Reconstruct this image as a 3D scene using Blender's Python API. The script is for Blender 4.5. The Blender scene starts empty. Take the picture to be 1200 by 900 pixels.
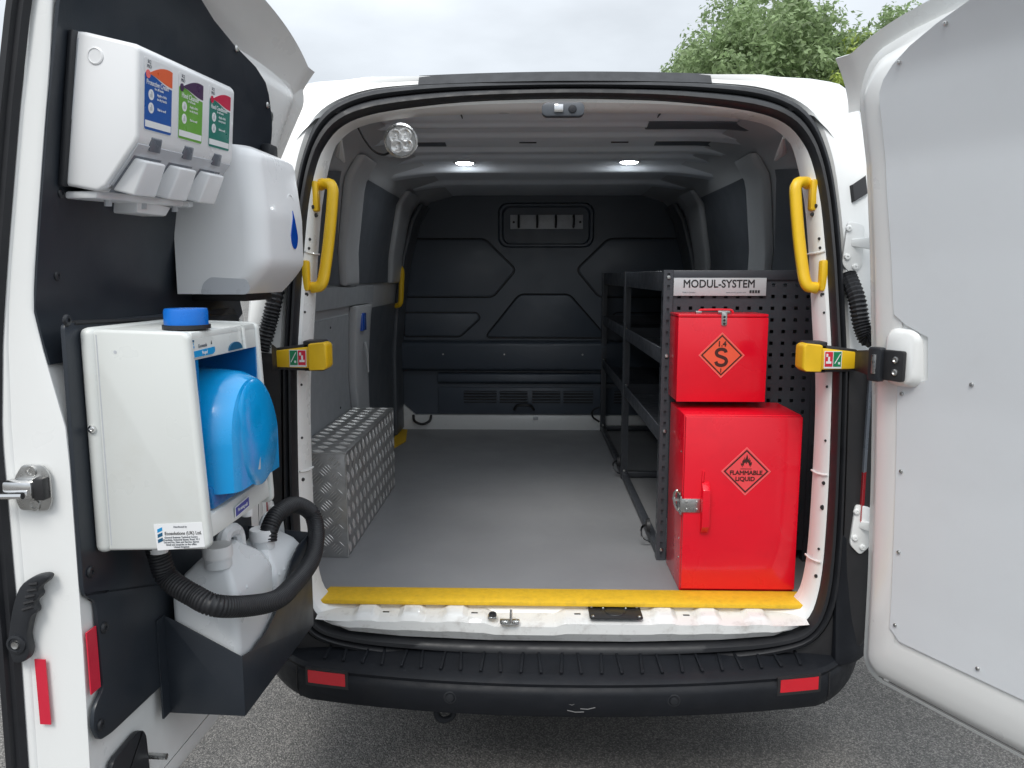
import bpy, bmesh, math, random
from math import sin, cos, pi, radians, sqrt
from mathutils import Vector, Matrix
random.seed(7)
sc = bpy.context.scene
COL = sc.collection

# ------------------------------------------------------------------ camera
cam_d = bpy.data.cameras.new('camera'); cam = bpy.data.objects.new('camera', cam_d); COL.objects.link(cam)
cam_d.sensor_width = 36; cam_d.lens = 27.3; cam_d.clip_start = .02; cam_d.clip_end = 2000
cam.location = (-.082, -2.1, 1.5)
cam.rotation_euler = (radians(90 - 7.945), 0, radians(1.497))
sc.camera = cam

# ------------------------------------------------------------------ sky and sun (bright overcast)
SUN_EL, SUN_AZ = radians(50), radians(196)      # sun behind the clouds, behind the camera
w = bpy.data.worlds.new('World'); sc.world = w; w.use_nodes = True
nt = w.node_tree; nd = nt.nodes; lk = nt.links; nd.clear()
out = nd.new('ShaderNodeOutputWorld'); bg = nd.new('ShaderNodeBackground'); bg.inputs[1].default_value = .1
sky = nd.new('ShaderNodeTexSky'); sky.sky_type = 'NISHITA'; sky.sun_disc = False
sky.sun_elevation = SUN_EL; sky.sun_rotation = SUN_AZ
tc = nd.new('ShaderNodeTexCoord'); sx = nd.new('ShaderNodeSeparateXYZ'); lk.new(tc.outputs['Generated'], sx.inputs[0])
mr = nd.new('ShaderNodeMapRange'); mr.inputs[1].default_value = 0; mr.inputs[2].default_value = 1; mr.inputs[3].default_value = 4.3; mr.inputs[4].default_value = 19.0
lk.new(sx.outputs[2], mr.inputs[0])
mp = nd.new('ShaderNodeMapping'); mp.inputs['Scale'].default_value = (1, 1, 2.6); lk.new(tc.outputs['Generated'], mp.inputs[0])
nz = nd.new('ShaderNodeTexNoise'); nz.inputs['Scale'].default_value = 3.2; nz.inputs['Detail'].default_value = 5; lk.new(mp.outputs[0], nz.inputs[0])
mr2 = nd.new('ShaderNodeMapRange'); mr2.inputs[1].default_value = .3; mr2.inputs[2].default_value = .7; mr2.inputs[3].default_value = .80; mr2.inputs[4].default_value = 1.12
lk.new(nz.outputs[0], mr2.inputs[0])
mul = nd.new('ShaderNodeMath'); mul.operation = 'MULTIPLY'; lk.new(mr.outputs[0], mul.inputs[0]); lk.new(mr2.outputs[0], mul.inputs[1])
tint = nd.new('ShaderNodeVectorMath'); tint.operation = 'SCALE'; tint.inputs[0].default_value = (.945, 1.0, 1.055); lk.new(mul.outputs[0], tint.inputs['Scale'])
mx = nd.new('ShaderNodeMixRGB'); mx.inputs[0].default_value = .88; lk.new(sky.outputs[0], mx.inputs[1]); lk.new(tint.outputs[0], mx.inputs[2])
lk.new(mx.outputs[0], bg.inputs[0]); lk.new(bg.outputs[0], out.inputs[0])
sd = bpy.data.lights.new('sun', 'SUN'); sd.energy = 1.5; sd.angle = radians(20); sd.color = (1, .96, .9)
so = bpy.data.objects.new('sun', sd); COL.objects.link(so)
sdir = Vector((sin(SUN_AZ) * cos(SUN_EL), cos(SUN_AZ) * cos(SUN_EL), sin(SUN_EL)))
so.rotation_euler = sdir.to_track_quat('Z', 'Y').to_euler(); so.location = (0, -6, 9)
vs = sc.view_settings; vs.view_transform = 'Standard'; vs.look = 'None'; vs.exposure = .25; vs.gamma = 1; vs.use_curve_mapping = False
try:
    sc.cycles.max_bounces = 10; sc.cycles.diffuse_bounces = 6; sc.cycles.glossy_bounces = 5; sc.cycles.transmission_bounces = 8
except Exception: pass

# ------------------------------------------------------------------ materials
MATS = {}
def mat(name, col, rough=.5, metal=0, var=.08, vscale=12, bump=0, bscale=200, spec=.5, coat=0, trans=0, dirt=0, dirtcol=(.2, .17, .13), dscale=6, rvar=.1, sss=0):
    m = bpy.data.materials.new(name); m.use_nodes = True; MATS[name] = m
    t = m.node_tree; N = t.nodes; L = t.links; b = N['Principled BSDF']
    b.inputs['Roughness'].default_value = rough; b.inputs['Metallic'].default_value = metal
    b.inputs['Specular IOR Level'].default_value = spec; b.inputs['Coat Weight'].default_value = coat; b.inputs['Coat Roughness'].default_value = .08
    b.inputs['Transmission Weight'].default_value = trans
    if sss:
        b.inputs['Subsurface Weight'].default_value = sss; b.inputs['Subsurface Radius'].default_value = (.05, .05, .05); b.inputs['Subsurface Scale'].default_value = .5
    tc = N.new('ShaderNodeTexCoord')
    n = N.new('ShaderNodeTexNoise'); n.inputs['Scale'].default_value = vscale; n.inputs['Detail'].default_value = 6; L.new(tc.outputs['Object'], n.inputs[0])
    r = N.new('ShaderNodeMapRange'); r.inputs[1].default_value = .3; r.inputs[2].default_value = .7; r.inputs[3].default_value = 1 - var; r.inputs[4].default_value = 1 + var
    L.new(n.outputs[0], r.inputs[0])
    s = N.new('ShaderNodeVectorMath'); s.operation = 'SCALE'; s.inputs[0].default_value = col; L.new(r.outputs[0], s.inputs['Scale'])
    last = s.outputs[0]
    if dirt:
        n2 = N.new('ShaderNodeTexNoise'); n2.inputs['Scale'].default_value = dscale; n2.inputs['Detail'].default_value = 9; n2.inputs['Roughness'].default_value = .7; L.new(tc.outputs['Object'], n2.inputs[0])
        r2 = N.new('ShaderNodeMapRange'); r2.inputs[1].default_value = .52; r2.inputs[2].default_value = .75; r2.inputs[3].default_value = 0; r2.inputs[4].default_value = dirt; L.new(n2.outputs[0], r2.inputs[0])
        x = N.new('ShaderNodeMixRGB'); L.new(r2.outputs[0], x.inputs[0]); L.new(last, x.inputs[1]); x.inputs[2].default_value = (*dirtcol, 1); last = x.outputs[0]
    L.new(last, b.inputs['Base Color'])
    if rvar:
        n3 = N.new('ShaderNodeTexNoise'); n3.inputs['Scale'].default_value = vscale * 2.3; n3.inputs['Detail'].default_value = 4; L.new(tc.outputs['Object'], n3.inputs[0])
        r3 = N.new('ShaderNodeMapRange'); r3.inputs[1].default_value = .3; r3.inputs[2].default_value = .7; r3.inputs[3].default_value = max(.03, rough - rvar); r3.inputs[4].default_value = min(1, rough + rvar)
        L.new(n3.outputs[0], r3.inputs[0]); L.new(r3.outputs[0], b.inputs['Roughness'])
    if bump:
        n4 = N.new('ShaderNodeTexNoise'); n4.inputs['Scale'].default_value = bscale; n4.inputs['Detail'].default_value = 3; L.new(tc.outputs['Object'], n4.inputs[0])
        bp = N.new('ShaderNodeBump'); bp.inputs['Strength'].default_value = bump; bp.inputs['Distance'].default_value = .002; L.new(n4.outputs[0], bp.inputs['Height']); L.new(bp.outputs[0], b.inputs['Normal'])
    return m
M_white = mat('white_paint', (.82, .83, .82), .30, var=.012, vscale=4, rvar=.04, coat=.4, dirt=.05, dscale=5, dirtcol=(.45, .44, .42))
M_sill = mat('scuffed_white_paint', (.78, .79, .78), .35, var=.03, coat=.3, dirt=.55, dscale=22, dirtcol=(.30, .27, .24))
M_ipaint = mat('interior_grey_paint', (.44, .455, .47), .34, var=.03, vscale=3, rvar=.05)
M_ceil = mat('ceiling_grey_paint', (.66, .70, .75), .36, var=.03, vscale=3, rvar=.05, spec=.5)
M_ply = mat('grey_lining_board', (.30, .32, .34), .5, var=.04, bump=.1, bscale=300, dirt=.1, dirtcol=(.3, .3, .3))
M_dark = mat('dark_grey_lining', (.085, .095, .11), .42, var=.05, vscale=4, rvar=.05)
M_blk = mat('black_plastic', (.016, .018, .022), .45, var=.1, bump=.12, bscale=500, rvar=.08)
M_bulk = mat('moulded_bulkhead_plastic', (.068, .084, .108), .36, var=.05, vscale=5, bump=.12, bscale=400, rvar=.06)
M_bump = mat('bumper_plastic', (.011, .0125, .016), .50, var=.12, bump=.2, bscale=600, dirt=.3, dirtcol=(.03, .03, .031), dscale=9, spec=.22)
M_scuff = mat('scuffed_plastic', (.13, .13, .13), .6)
M_rub = mat('black_rubber', (.013, .014, .017), .5, var=.1)
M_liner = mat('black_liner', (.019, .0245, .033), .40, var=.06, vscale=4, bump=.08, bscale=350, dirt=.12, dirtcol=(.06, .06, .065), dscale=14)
M_liner2 = mat('grey_door_liner', (.70, .725, .75), .40, var=.025, vscale=2, bump=.10, bscale=5, dirt=.10, dirtcol=(.52, .52, .52), dscale=7)
M_floor = mat('grey_vinyl_floor', (.255, .26, .272), .48, var=.06, vscale=2.5, bump=.25, bscale=500, dirt=.25, dirtcol=(.33, .32, .31), dscale=16, rvar=.08)
M_yel = mat('yellow_plastic', (.80, .50, .015), .38, var=.05, dirt=.15, dirtcol=(.35, .2, .03), dscale=14)
M_yelg = mat('yellow_grit', (.78, .48, .018), .65, var=.07, vscale=60, bump=.4, bscale=500, dirt=.35, dirtcol=(.35, .21, .03), dscale=26)
M_red = mat('red_paint', (.76, .003, .020), .32, var=.06, vscale=3, coat=.45, rvar=.08, spec=.4, bump=.12, bscale=7, dirt=.18, dirtcol=(.40, .004, .012), dscale=9)
M_redrefl = mat('red_reflector', (.62, .006, .02), .15, var=.05, coat=1)
M_reddark = mat('dark_red_lamp', (.38, .005, .014), .12, coat=1)
M_alu = mat('aluminium', (.40, .40, .40), .42, .75, var=.15, vscale=30, rvar=.12)
M_tread = mat('aluminium_bar', (.52, .52, .51), .40, .55, var=.1)
M_steel = mat('zinc_steel', (.55, .55, .54), .30, 1, var=.15, vscale=40, rvar=.12)
M_chrome = mat('chrome', (.75, .75, .75), .12, 1, var=.03)
M_shelf = mat('anthracite_powder_coat', (.048, .053, .063), .40, var=.06, bump=.15, bscale=600)
M_label = mat('label_white', (.78, .79, .80), .35, var=.01)
M_labelgrey = mat('label_silver', (.52, .54, .56), .3, var=.02)
M_ink = mat('black_ink', (.02, .02, .022), .5, var=.02)
M_inkbrown = mat('dark_print', (.055, .012, .008), .5, var=.02)
M_orange = mat('orange_label', (.86, .11, .05), .4, var=.02)
M_pinkred = mat('red_label', (.88, .075, .085), .4, var=.02)
M_pinkline = mat('pale_red_line', (.88, .16, .16), .4, var=.02)
M_cream = mat('cream_plastic', (.66, .68, .66), .34, var=.02, vscale=4, dirt=.16, dirtcol=(.47, .43, .35), dscale=11)
M_wplast = mat('white_plastic', (.80, .81, .82), .30, var=.008, vscale=3, rvar=.03, coat=.1)
M_wplast2 = mat('grey_white_plastic', (.50, .52, .55), .35, var=.02)
M_blue = mat('blue_plastic', (.003, .31, .70), .22, var=.05, coat=.4)
M_bluedk = mat('deep_blue_plastic', (.003, .15, .40), .3, var=.05)
M_cap = mat('blue_cap', (.006, .16, .62), .28, var=.05)
M_drop = mat('blue_drop', (.004, .07, .42), .15, coat=.6)
M_hdpe = mat('translucent_plastic', (.80, .83, .85), .30, var=.02, vscale=4, trans=.15, rvar=.05)
M_lblue = mat('label_blue', (.006, .085, .36), .35, var=.02)
M_lgreen = mat('label_green', (.13, .36, .04), .35, var=.02)
M_ldgreen = mat('label_dark_green', (.004, .17, .13), .35, var=.02)
M_lorange = mat('label_orange', (.80, .13, .04), .35)
M_lpurple = mat('label_purple', (.055, .02, .075), .35)
M_lcrim = mat('label_crimson', (.56, .01, .06), .35)
M_lindigo = mat('label_indigo', (.06, .07, .33), .35)
M_teal = mat('label_teal', (.01, .10, .20), .35)
M_cyan = mat('label_cyan', (.01, .28, .60), .35)
M_stkg = mat('sticker_green', (.01, .22, .09), .4); M_stkr = mat('sticker_red', (.62, .02, .05), .4)
M_grey = mat('dark_grey_window', (.14, .155, .18), .3)
M_led = bpy.data.materials.new('lit_lamp'); M_led.use_nodes = True
_b = M_led.node_tree.nodes['Principled BSDF']; _b.inputs['Emission Color'].default_value = (.92, .97, 1, 1); _b.inputs['Emission Strength'].default_value = 90
_b.inputs['Base Color'].default_value = (.8, .8, .8, 1)
M_led2 = M_led.copy(); M_led2.name = 'dim_lamp'; M_led2.node_tree.nodes['Principled BSDF'].inputs['Emission Strength'].default_value = 9
M_glass = mat('lamp_glass', (.75, .75, .75), .15, .6, var=.35, vscale=90, rvar=.1)
M_bark = mat('bark', (.10, .075, .05), .9, var=.3, bump=.8, bscale=12)

def leafmat(name, col):
    m = bpy.data.materials.new(name); m.use_nodes = True; t = m.node_tree; N = t.nodes; L = t.links; b = N['Principled BSDF']
    g = N.new('ShaderNodeNewGeometry'); oi = N.new('ShaderNodeTexNoise'); oi.inputs['Scale'].default_value = .8
    L.new(g.outputs['Position'], oi.inputs[0])
    add = N.new('ShaderNodeMath'); add.operation = 'ADD'; L.new(oi.outputs[0], add.inputs[0]); L.new(g.outputs['Random Per Island'], add.inputs[1])
    r = N.new('ShaderNodeMapRange'); r.inputs[1].default_value = .2; r.inputs[2].default_value = 1.4; r.inputs[3].default_value = .6; r.inputs[4].default_value = 1.5; L.new(add.outputs[0], r.inputs[0])
    s = N.new('ShaderNodeVectorMath'); s.operation = 'SCALE'; s.inputs[0].default_value = col; L.new(r.outputs[0], s.inputs['Scale'])
    L.new(s.outputs[0], b.inputs['Base Color']); b.inputs['Roughness'].default_value = .5
    tr = N.new('ShaderNodeBsdfTranslucent'); L.new(s.outputs[0], tr.inputs[0]); ms = N.new('ShaderNodeMixShader'); ms.inputs[0].default_value = .42
    o = N['Material Output']; L.new(b.outputs[0], ms.inputs[1]); L.new(tr.outputs[0], ms.inputs[2]); L.new(ms.outputs[0], o.inputs[0]); return m
M_leaf = leafmat('leaf_green', (.23, .31, .15)); M_leaf2 = leafmat('leaf_yellow_green', (.34, .42, .10))

def asphalt():
    m = bpy.data.materials.new('asphalt'); m.use_nodes = True; t = m.node_tree; N = t.nodes; L = t.links; b = N['Principled BSDF']
    tc = N.new('ShaderNodeTexCoord')
    v = N.new('ShaderNodeTexVoronoi'); v.inputs['Scale'].default_value = 210; L.new(tc.outputs['Object'], v.inputs[0])
    n = N.new('ShaderNodeTexNoise'); n.inputs['Scale'].default_value = 260; n.inputs['Detail'].default_value = 4; L.new(tc.outputs['Object'], n.inputs[0])
    big = N.new('ShaderNodeTexNoise'); big.inputs['Scale'].default_value = 1.3; big.inputs['Detail'].default_value = 6; L.new(tc.outputs['Object'], big.inputs[0])
    sep = N.new('ShaderNodeSeparateColor'); L.new(v.outputs['Color'], sep.inputs[0])
    cr = N.new('ShaderNodeValToRGB'); e = cr.color_ramp.elements
    e[0].position = .0; e[0].color = (.13, .125, .119, 1); e[1].position = 1; e[1].color = (.36, .34, .315, 1)
    a = cr.color_ramp.elements.new(.5); a.color = (.19, .182, .172, 1); L.new(sep.outputs[0], cr.inputs[0])
    r = N.new('ShaderNodeMapRange'); r.inputs[1].default_value = .3; r.inputs[2].default_value = .7; r.inputs[3].default_value = .68; r.inputs[4].default_value = 1.25; L.new(big.outputs[0], r.inputs[0])
    gap = N.new('ShaderNodeMapRange'); gap.inputs[1].default_value = .25; gap.inputs[2].default_value = .7; gap.inputs[3].default_value = 1.0; gap.inputs[4].default_value = .55; L.new(v.outputs['Distance'], gap.inputs[0])
    mm = N.new('ShaderNodeMath'); mm.operation = 'MULTIPLY'; L.new(r.outputs[0], mm.inputs[0]); L.new(gap.outputs[0], mm.inputs[1])
    s = N.new('ShaderNodeVectorMath'); s.operation = 'SCALE'; L.new(cr.outputs[0], s.inputs[0]); L.new(mm.outputs[0], s.inputs['Scale']); L.new(s.outputs[0], b.inputs['Base Color'])
    b.inputs['Roughness'].default_value = .8
    ad = N.new('ShaderNodeMath'); ad.operation = 'MULTIPLY_ADD'; L.new(v.outputs['Distance'], ad.inputs[0]); ad.inputs[1].default_value = -1; L.new(n.outputs[0], ad.inputs[2])
    bp = N.new('ShaderNodeBump'); bp.inputs['Strength'].default_value = .9; bp.inputs['Distance'].default_value = .006; L.new(ad.outputs[0], bp.inputs['Height']); L.new(bp.outputs[0], b.inputs['Normal'])
    return m
M_asph = asphalt()

# ------------------------------------------------------------------ mesh helpers
class MB:
    """collects geometry for ONE mesh object"""
    def __init__(s, M=None): s.v = []; s.f = []; s.M = M
    def add(s, vs, fs, M=None):
        k = len(s.v); M = M or s.M
        for p in vs:
            p = Vector(p); s.v.append(M @ p if M else p)
        s.f += [tuple(i + k for i in f) for f in fs]; return s
    def box(s, a, b, M=None):
        (x0, y0, z0), (x1, y1, z1) = a, b
        return s.add([(x0,y0,z0),(x1,y0,z0),(x1,y1,z0),(x0,y1,z0),(x0,y0,z1),(x1,y0,z1),(x1,y1,z1),(x0,y1,z1)],
              [(0,3,2,1),(4,5,6,7),(0,1,5,4),(1,2,6,5),(2,3,7,6),(3,0,4,7)], M)
    def loft(s, loops, cap0=False, cap1=False, closed=True, M=None):
        n = len(loops[0]); vs = [p for l in loops for p in l]; fs = []
        for i in range(len(loops) - 1):
            for j in range(n if closed else n - 1):
                a = i*n + j; b = i*n + (j+1) % n
                fs.append((a, b, b + n, a + n))
        if cap0: fs.append(tuple(reversed(range(n))))
        if cap1: fs.append(tuple(range((len(loops)-1)*n, len(loops)*n)))
        return s.add(vs, fs, M)
    def prism(s, poly, ext, M=None):
        """poly: list of 3D points in a plane; ext: extrusion vector"""
        e = Vector(ext); p = [Vector(q) for q in poly]
        return s.loft([p, [q + e for q in p]], True, True, M=M)
    def tube(s, pts, r, n=10, cap=True, M=None, radii=None):
        pts = [Vector(p) for p in pts]; loops = []; up = None
        for i, p in enumerate(pts):
            t = (pts[min(i+1, len(pts)-1)] - pts[max(i-1, 0)]).normalized()
            if up is None: up = t.orthogonal().normalized()
            up = (up - t * up.dot(t)).normalized(); sd = t.cross(up); rr = radii[i] if radii else r
            loops.append([p + (up * cos(2*pi*j/n) + sd * sin(2*pi*j/n)) * rr for j in range(n)])
        return s.loft(loops, cap, cap, M=M)
    def cyl(s, c, ax, r, h, n=20, r2=None, M=None):
        c = Vector(c); ax = Vector(ax).normalized()
        return s.tube([c, c + ax*h], r, n, True, M, [r, r if r2 is None else r2])
    def lathe(s, c, ax, prof, n=24, M=None, cap=True):
        c = Vector(c); ax = Vector(ax).normalized(); u = ax.orthogonal().normalized(); v = ax.cross(u)
        loops = [[c + ax*h + (u*cos(2*pi*j/n) + v*sin(2*pi*j/n))*r for j in range(n)] for r, h in prof]
        return s.loft(loops, cap, cap, M=M)
    def grid(s, fn, nu, nv, M=None):
        vs = [fn(i/nu, j/nv) for j in range(nv+1) for i in range(nu+1)]
        fs = [(j*(nu+1)+i, j*(nu+1)+i+1, (j+1)*(nu+1)+i+1, (j+1)*(nu+1)+i) for j in range(nv) for i in range(nu)]
        return s.add(vs, fs, M)
    def slab(s, fn, nu, nv, th, M=None):
        """closed slab: fn gives the front, th is the vector to the back"""
        t = Vector(th)
        F = [[Vector(fn(i/nu, j/nv)) for i in range(nu+1)] for j in range(nv+1)]
        s.grid(lambda a, b: F[round(b*nv)][round(a*nu)], nu, nv, M)
        s.grid(lambda a, b: F[round(b*nv)][nu-round(a*nu)] + t, nu, nv, M)
        rim = F[0][:] + [F[j][nu] for j in range(1, nv+1)] + F[nv][nu-1::-1][:] + [F[j][0] for j in range(nv-1, 0, -1)]
        return s.loft([rim, [p + t for p in rim]], M=M)
    def build(s, name, m, parent=None, bevel=0, segs=2, smooth=None, label=None, angle=35):
        me = bpy.data.meshes.new(name); me.from_pydata([tuple(p) for p in s.v], [], s.f); me.update()
        bm = bmesh.new(); bm.from_mesh(me)
        bmesh.ops.remove_doubles(bm, verts=bm.verts, dist=1e-5)
        bmesh.ops.recalc_face_normals(bm, faces=bm.faces)
        if bevel:
            ed = [e for e in bm.edges if len(e.link_faces) == 2 and e.calc_face_angle(0) > radians(38)]
            bmesh.ops.bevel(bm, geom=ed, offset=bevel, segments=segs, profile=.5, affect='EDGES', clamp_overlap=True)
        bm.to_mesh(me); bm.free()
        o = bpy.data.objects.new(name, me); COL.objects.link(o); me.materials.append(m)
        if smooth is None or smooth:
            me.polygons.foreach_set('use_smooth', [True]*len(me.polygons))
            try: me.set_sharp_from_angle(angle=radians(angle))
            except Exception: pass
        if parent: attach(o, parent)
        if label: o['label'] = label
        return o
def attach(o, parent):
    o.parent = parent
    wp = Vector((0, 0, 0)); q = parent
    while q: wp += q.location; q = q.parent
    o.location = -wp
def thing(name, label, cat, loc, group=None):
    o = bpy.data.objects.new(name, None); COL.objects.link(o); o.location = loc; o.empty_display_size = .1
    o['label'] = label; o['category'] = cat
    if group: o['group'] = group
    return o
def text(name, s, size, M, m, parent, bold=0, ext=.0003, align='CENTER', sx=1):
    c = bpy.data.curves.new(name, 'FONT'); c.body = s; c.size = size; c.align_x = align; c.align_y = 'CENTER'; c.extrude = ext; c.bevel_depth = bold; c.bevel_resolution = 0; c.resolution_u = 3
    t = bpy.data.objects.new(name, c); COL.objects.link(t)
    me = bpy.data.meshes.new_from_object(t.evaluated_get(bpy.context.evaluated_depsgraph_get()))
    bpy.data.objects.remove(t); bpy.data.curves.remove(c)
    me.transform(M @ Matrix.Diagonal((sx, 1, 1, 1))); me.name = name; me.materials.clear(); me.materials.append(m)
    o = bpy.data.objects.new(name, me); COL.objects.link(o); attach(o, parent); return o
def frame(o, x, y):
    """matrix with local x,y axes and origin"""
    x = Vector(x).normalized(); y = Vector(y).normalized(); z = x.cross(y)
    return Matrix(((x[0], y[0], z[0], o[0]), (x[1], y[1], z[1], o[1]), (x[2], y[2], z[2], o[2]), (0, 0, 0, 1)))
def interp(x, xs, ys):
    if x <= xs[0]: return ys[0]
    for i in range(1, len(xs)):
        if x <= xs[i]: return ys[i-1] + (ys[i]-ys[i-1])*(x-xs[i-1])/(xs[i]-xs[i-1])
    return ys[-1]
def rrect(x0, x1, y0, y1, r, n=6):
    """rounded rectangle outline (ccw); r: one radius or four (bl, br, tr, tl)"""
    R = r if isinstance(r, (list, tuple)) else [r]*4; P = []
    for (cx, cy, a, rr) in ((x0+R[0], y0+R[0], pi, R[0]), (x1-R[1], y0+R[1], 1.5*pi, R[1]), (x1-R[2], y1-R[2], 0, R[2]), (x0+R[3], y1-R[3], .5*pi, R[3])):
        for k in range(n+1): P.append((cx + rr*cos(a + k*pi/2/n), cy + rr*sin(a + k*pi/2/n)))
    return P
def catmull(P, k=6, closed=False):
    P = [Vector(p) for p in P]; n = len(P); R = []
    for i in range(n if closed else n-1):
        a, b, c, d = (P[(i-1) % n], P[i], P[(i+1) % n], P[(i+2) % n]) if closed else (P[max(i-1,0)], P[i], P[i+1], P[min(i+2,n-1)])
        for j in range(k):
            t = j/k; R.append(.5*((2*b) + (c-a)*t + (2*a-5*b+4*c-d)*t*t + (3*b-a-3*c+d)*t**3))
    if not closed: R.append(P[-1])
    return R
def screw(c, ax, r, parent, m=None, name='screw', h=.003):
    b = MB().lathe(c, ax, [(r, 0), (r, h*.4), (r*.75, h), (r*.35, h*1.1), (r*.3, h*.5)], 10); return b.build(name, m or M_steel, parent)

FZ = .562                                   # cargo floor
def yb(z): return interp(z, [0, 1.25, 1.55, 1.8, 1.95, 2.05], [0, 0, .05, .11, .15, .19])       # rake of the van's rear face
def xw(z): return interp(z, [.5, 1.05, 1.3, 1.6, 1.85, 1.93, 1.97], [.90, .90, .88, .835, .765, .70, .55])   # inner side wall

# ================================================================== GROUND
g = MB().grid(lambda a, b: ((a-.5)*600, (b-.5)*600, 0), 6, 6).build('ground', M_asph); g['kind'] = 'structure'

# ================================================================== VAN
van = thing('panel_van', 'white panel van seen from behind with both rear doors swung open', 'van', (0, 0, 0))
NP = 288
def polar(loop):
    """resample a closed (x,z) outline at NP even angles round (0,1.22)"""
    L = [(p[0], p[1]-1.22) for p in loop]; R = []
    for k in range(NP):
        a = 2*pi*k/NP; dx, dz = cos(a), sin(a); best = None
        for i in range(len(L)):
            (x0, z0), (x1, z1) = L[i], L[(i+1) % len(L)]
            den = dx*(z1-z0) - dz*(x1-x0)
            if abs(den) < 1e-12: continue
            t = (x0*(z1-z0) - z0*(x1-x0))/den; s_ = (x0*dz - z0*dx)/den
            if t > 0 and -1e-9 <= s_ <= 1+1e-9 and (best is None or t > best): best = t
        R.append((dx*best, dz*best + 1.22))
    return R
def sm(L, k=4): return [(p[0], p[1]) for p in catmull([(x, z, 0) for x, z in L], k, True)]
half_outer = [(.2, .396), (.45, .415), (.62, .442), (.715, .485), (.765, .58), (.776, .73), (.772, .95), (.762, 1.256), (.752, 1.507), (.742, 1.691), (.722, 1.831), (.676, 1.942), (.575, 2.008), (.41, 2.032), (.15, 2.040)]
half_inner = [(.2, .469), (.45, .478), (.60, .492), (.69, .525), (.728, .63), (.737, .853), (.732, 1.14), (.726, 1.324), (.714, 1.553), (.699, 1.738), (.660, 1.867), (.567, 1.94), (.334, 1.978), (.1, 1.99)]
half_jamb = [(.2, .553), (.5, .553), (.64, .556), (.69, .575), (.713, .66), (.72, .837), (.718, 1.131), (.706, 1.32), (.697, 1.52), (.688, 1.70), (.664, 1.845), (.640, 1.89), (.592, 1.926), (.50, 1.948), (.34, 1.962), (.1, 1.966)]
half_sil = [(.3, .40), (.80, .40), (.865, .48), (.885, .8), (.885, 1.1), (.875, 1.33), (.855, 1.6), (.842, 1.77), (.838, 1.88), (.828, 1.955), (.808, 2.008), (.775, 2.036), (.70, 2.050), (.60, 2.056), (.56, 2.062), (.4, 2.062), (.15, 2.062)]
def both(h): return h + [(-x, z) for x, z in reversed(h)]
LO, LI, LJ = (polar(sm(both(h))) for h in (half_outer, half_inner, half_jamb)); LS = polar(both(half_sil))
def at(loop, off): return [Vector((x, yb(z) + off, z)) for x, z in loop]
def grow(loop, kx, kz=1, c=1.22): return [(x*kx, c + (z-c)*kz) for x, z in loop]
def mix(A, B, t): return [(a[0]+(b[0]-a[0])*t, a[1]+(b[1]-a[1])*t) for a, b in zip(A, B)]

# outer shell: rear corner frame, sides, roof, bonnet
def section(Y, wmul, top): # silhouette widened to the van's flanks, roof lowered to 'top'
    R = []
    for x, z in LS:
        z2 = z if z < 1.0 else 1.0 + (z-1.0)*(top-1.0)/1.05
        R.append(Vector((x*wmul, Y, z2)))
    return R
b = MB()
b.loft([at(LO, .02), at(mix(LO, LS, .12), .0), at(mix(LO, LS, .45), .001), at(mix(LO, LS, .55), -.001), at(mix(LO, LS, .9), .0), at(LS, .018),
        [p + Vector((p.x*.02, .05, 0)) for p in at(LS, .018)], [p + Vector((p.x*.06, .22, 0)) for p in at(LS, .018)],
        section(1.0, 1.10, 2.055), section(3.0, 1.11, 2.055), section(3.5, 1.10, 1.95), section(4.1, 1.08, 1.30), section(4.8, .98, 1.08), section(4.95, .85, .95)], cap1=True)
b.build('body_shell', M_white, van, angle=30)
# gutter seal
MB().slab(lambda a, c: (-.405 + a*.82, .165 + .03*c - .01*(1-(2*a-1)**2), 2.030 + .032*c + .006*(1-(2*a-1)**2)), 20, 2, (0, .03, -.004)).build('roof_gutter_seal', M_rub, van)

# door seal: two-lobed rubber swept round the opening
prof = [(0, .012), (.03, -.012), (.14, -.026), (.30, -.028), (.42, -.020), (.46, -.004), (.50, -.018), (.60, -.028), (.78, -.027), (.9, -.016), (.97, 0), (1, .02)]
MB().loft([at(mix(LO, LI, t), o) for t, o in prof]).build('door_seal', M_rub, van, angle=50)
# jamb
b = MB().loft([at(LI, .02), at(LI, .006), at(mix(LI, LJ, .35), .012), at(mix(LI, LJ, .8), .035), at(LJ, .055), at(LJ, .085), at(grow(LJ, 1.03, 1.01), .092), at(grow(LJ, 1.22, 1.03), .10)])
jamb = b.build('door_jamb', M_white, van, angle=28)
for s in (-1, 1):        # slots and holes punched in the jamb, weld joints
    for z, hh in ((1.83, .009), (1.80, .007), (1.735, .007), (1.69, .009), (1.60, .007), (1.575, .007), (1.45, .006), (1.40, .006), (1.20, .006), (1.05, .006), (.93, .009), (.86, .012), (.74, .006), (.66, .009)):
        xx = s*interp(z, [p[1] for p in half_jamb[3:11]], [p[0] for p in half_jamb[3:11]]); xi = s*interp(z, [p[1] for p in half_inner[3:10]], [p[0] for p in half_inner[3:10]])
        xm = xx*.45 + xi*.55
        MB().lathe((xm, yb(z) + .0185, z), (-s*.75, -.66, 0), [(hh*.62, 0), (hh*.62, .002), (hh*.4, .0025)], 8).build('jamb_hole', M_ink, jamb)
    for z in (.95, .70, 1.56):
        xx = s*interp(z, [p[1] for p in half_jamb[3:11]], [p[0] for p in half_jamb[3:11]]); xi = s*interp(z, [p[1] for p in half_inner[3:10]], [p[0] for p in half_inner[3:10]])
        MB().tube([(xi - s*.003, yb(z)+.006, z+.006), (xx*.5+xi*.5, yb(z)+.016, z+.003), (xx - s*.002, yb(z)+.05, z), (xx - s*.002, yb(z)+.085, z)], .003, 6).build('weld_joint', M_white, jamb)

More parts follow.
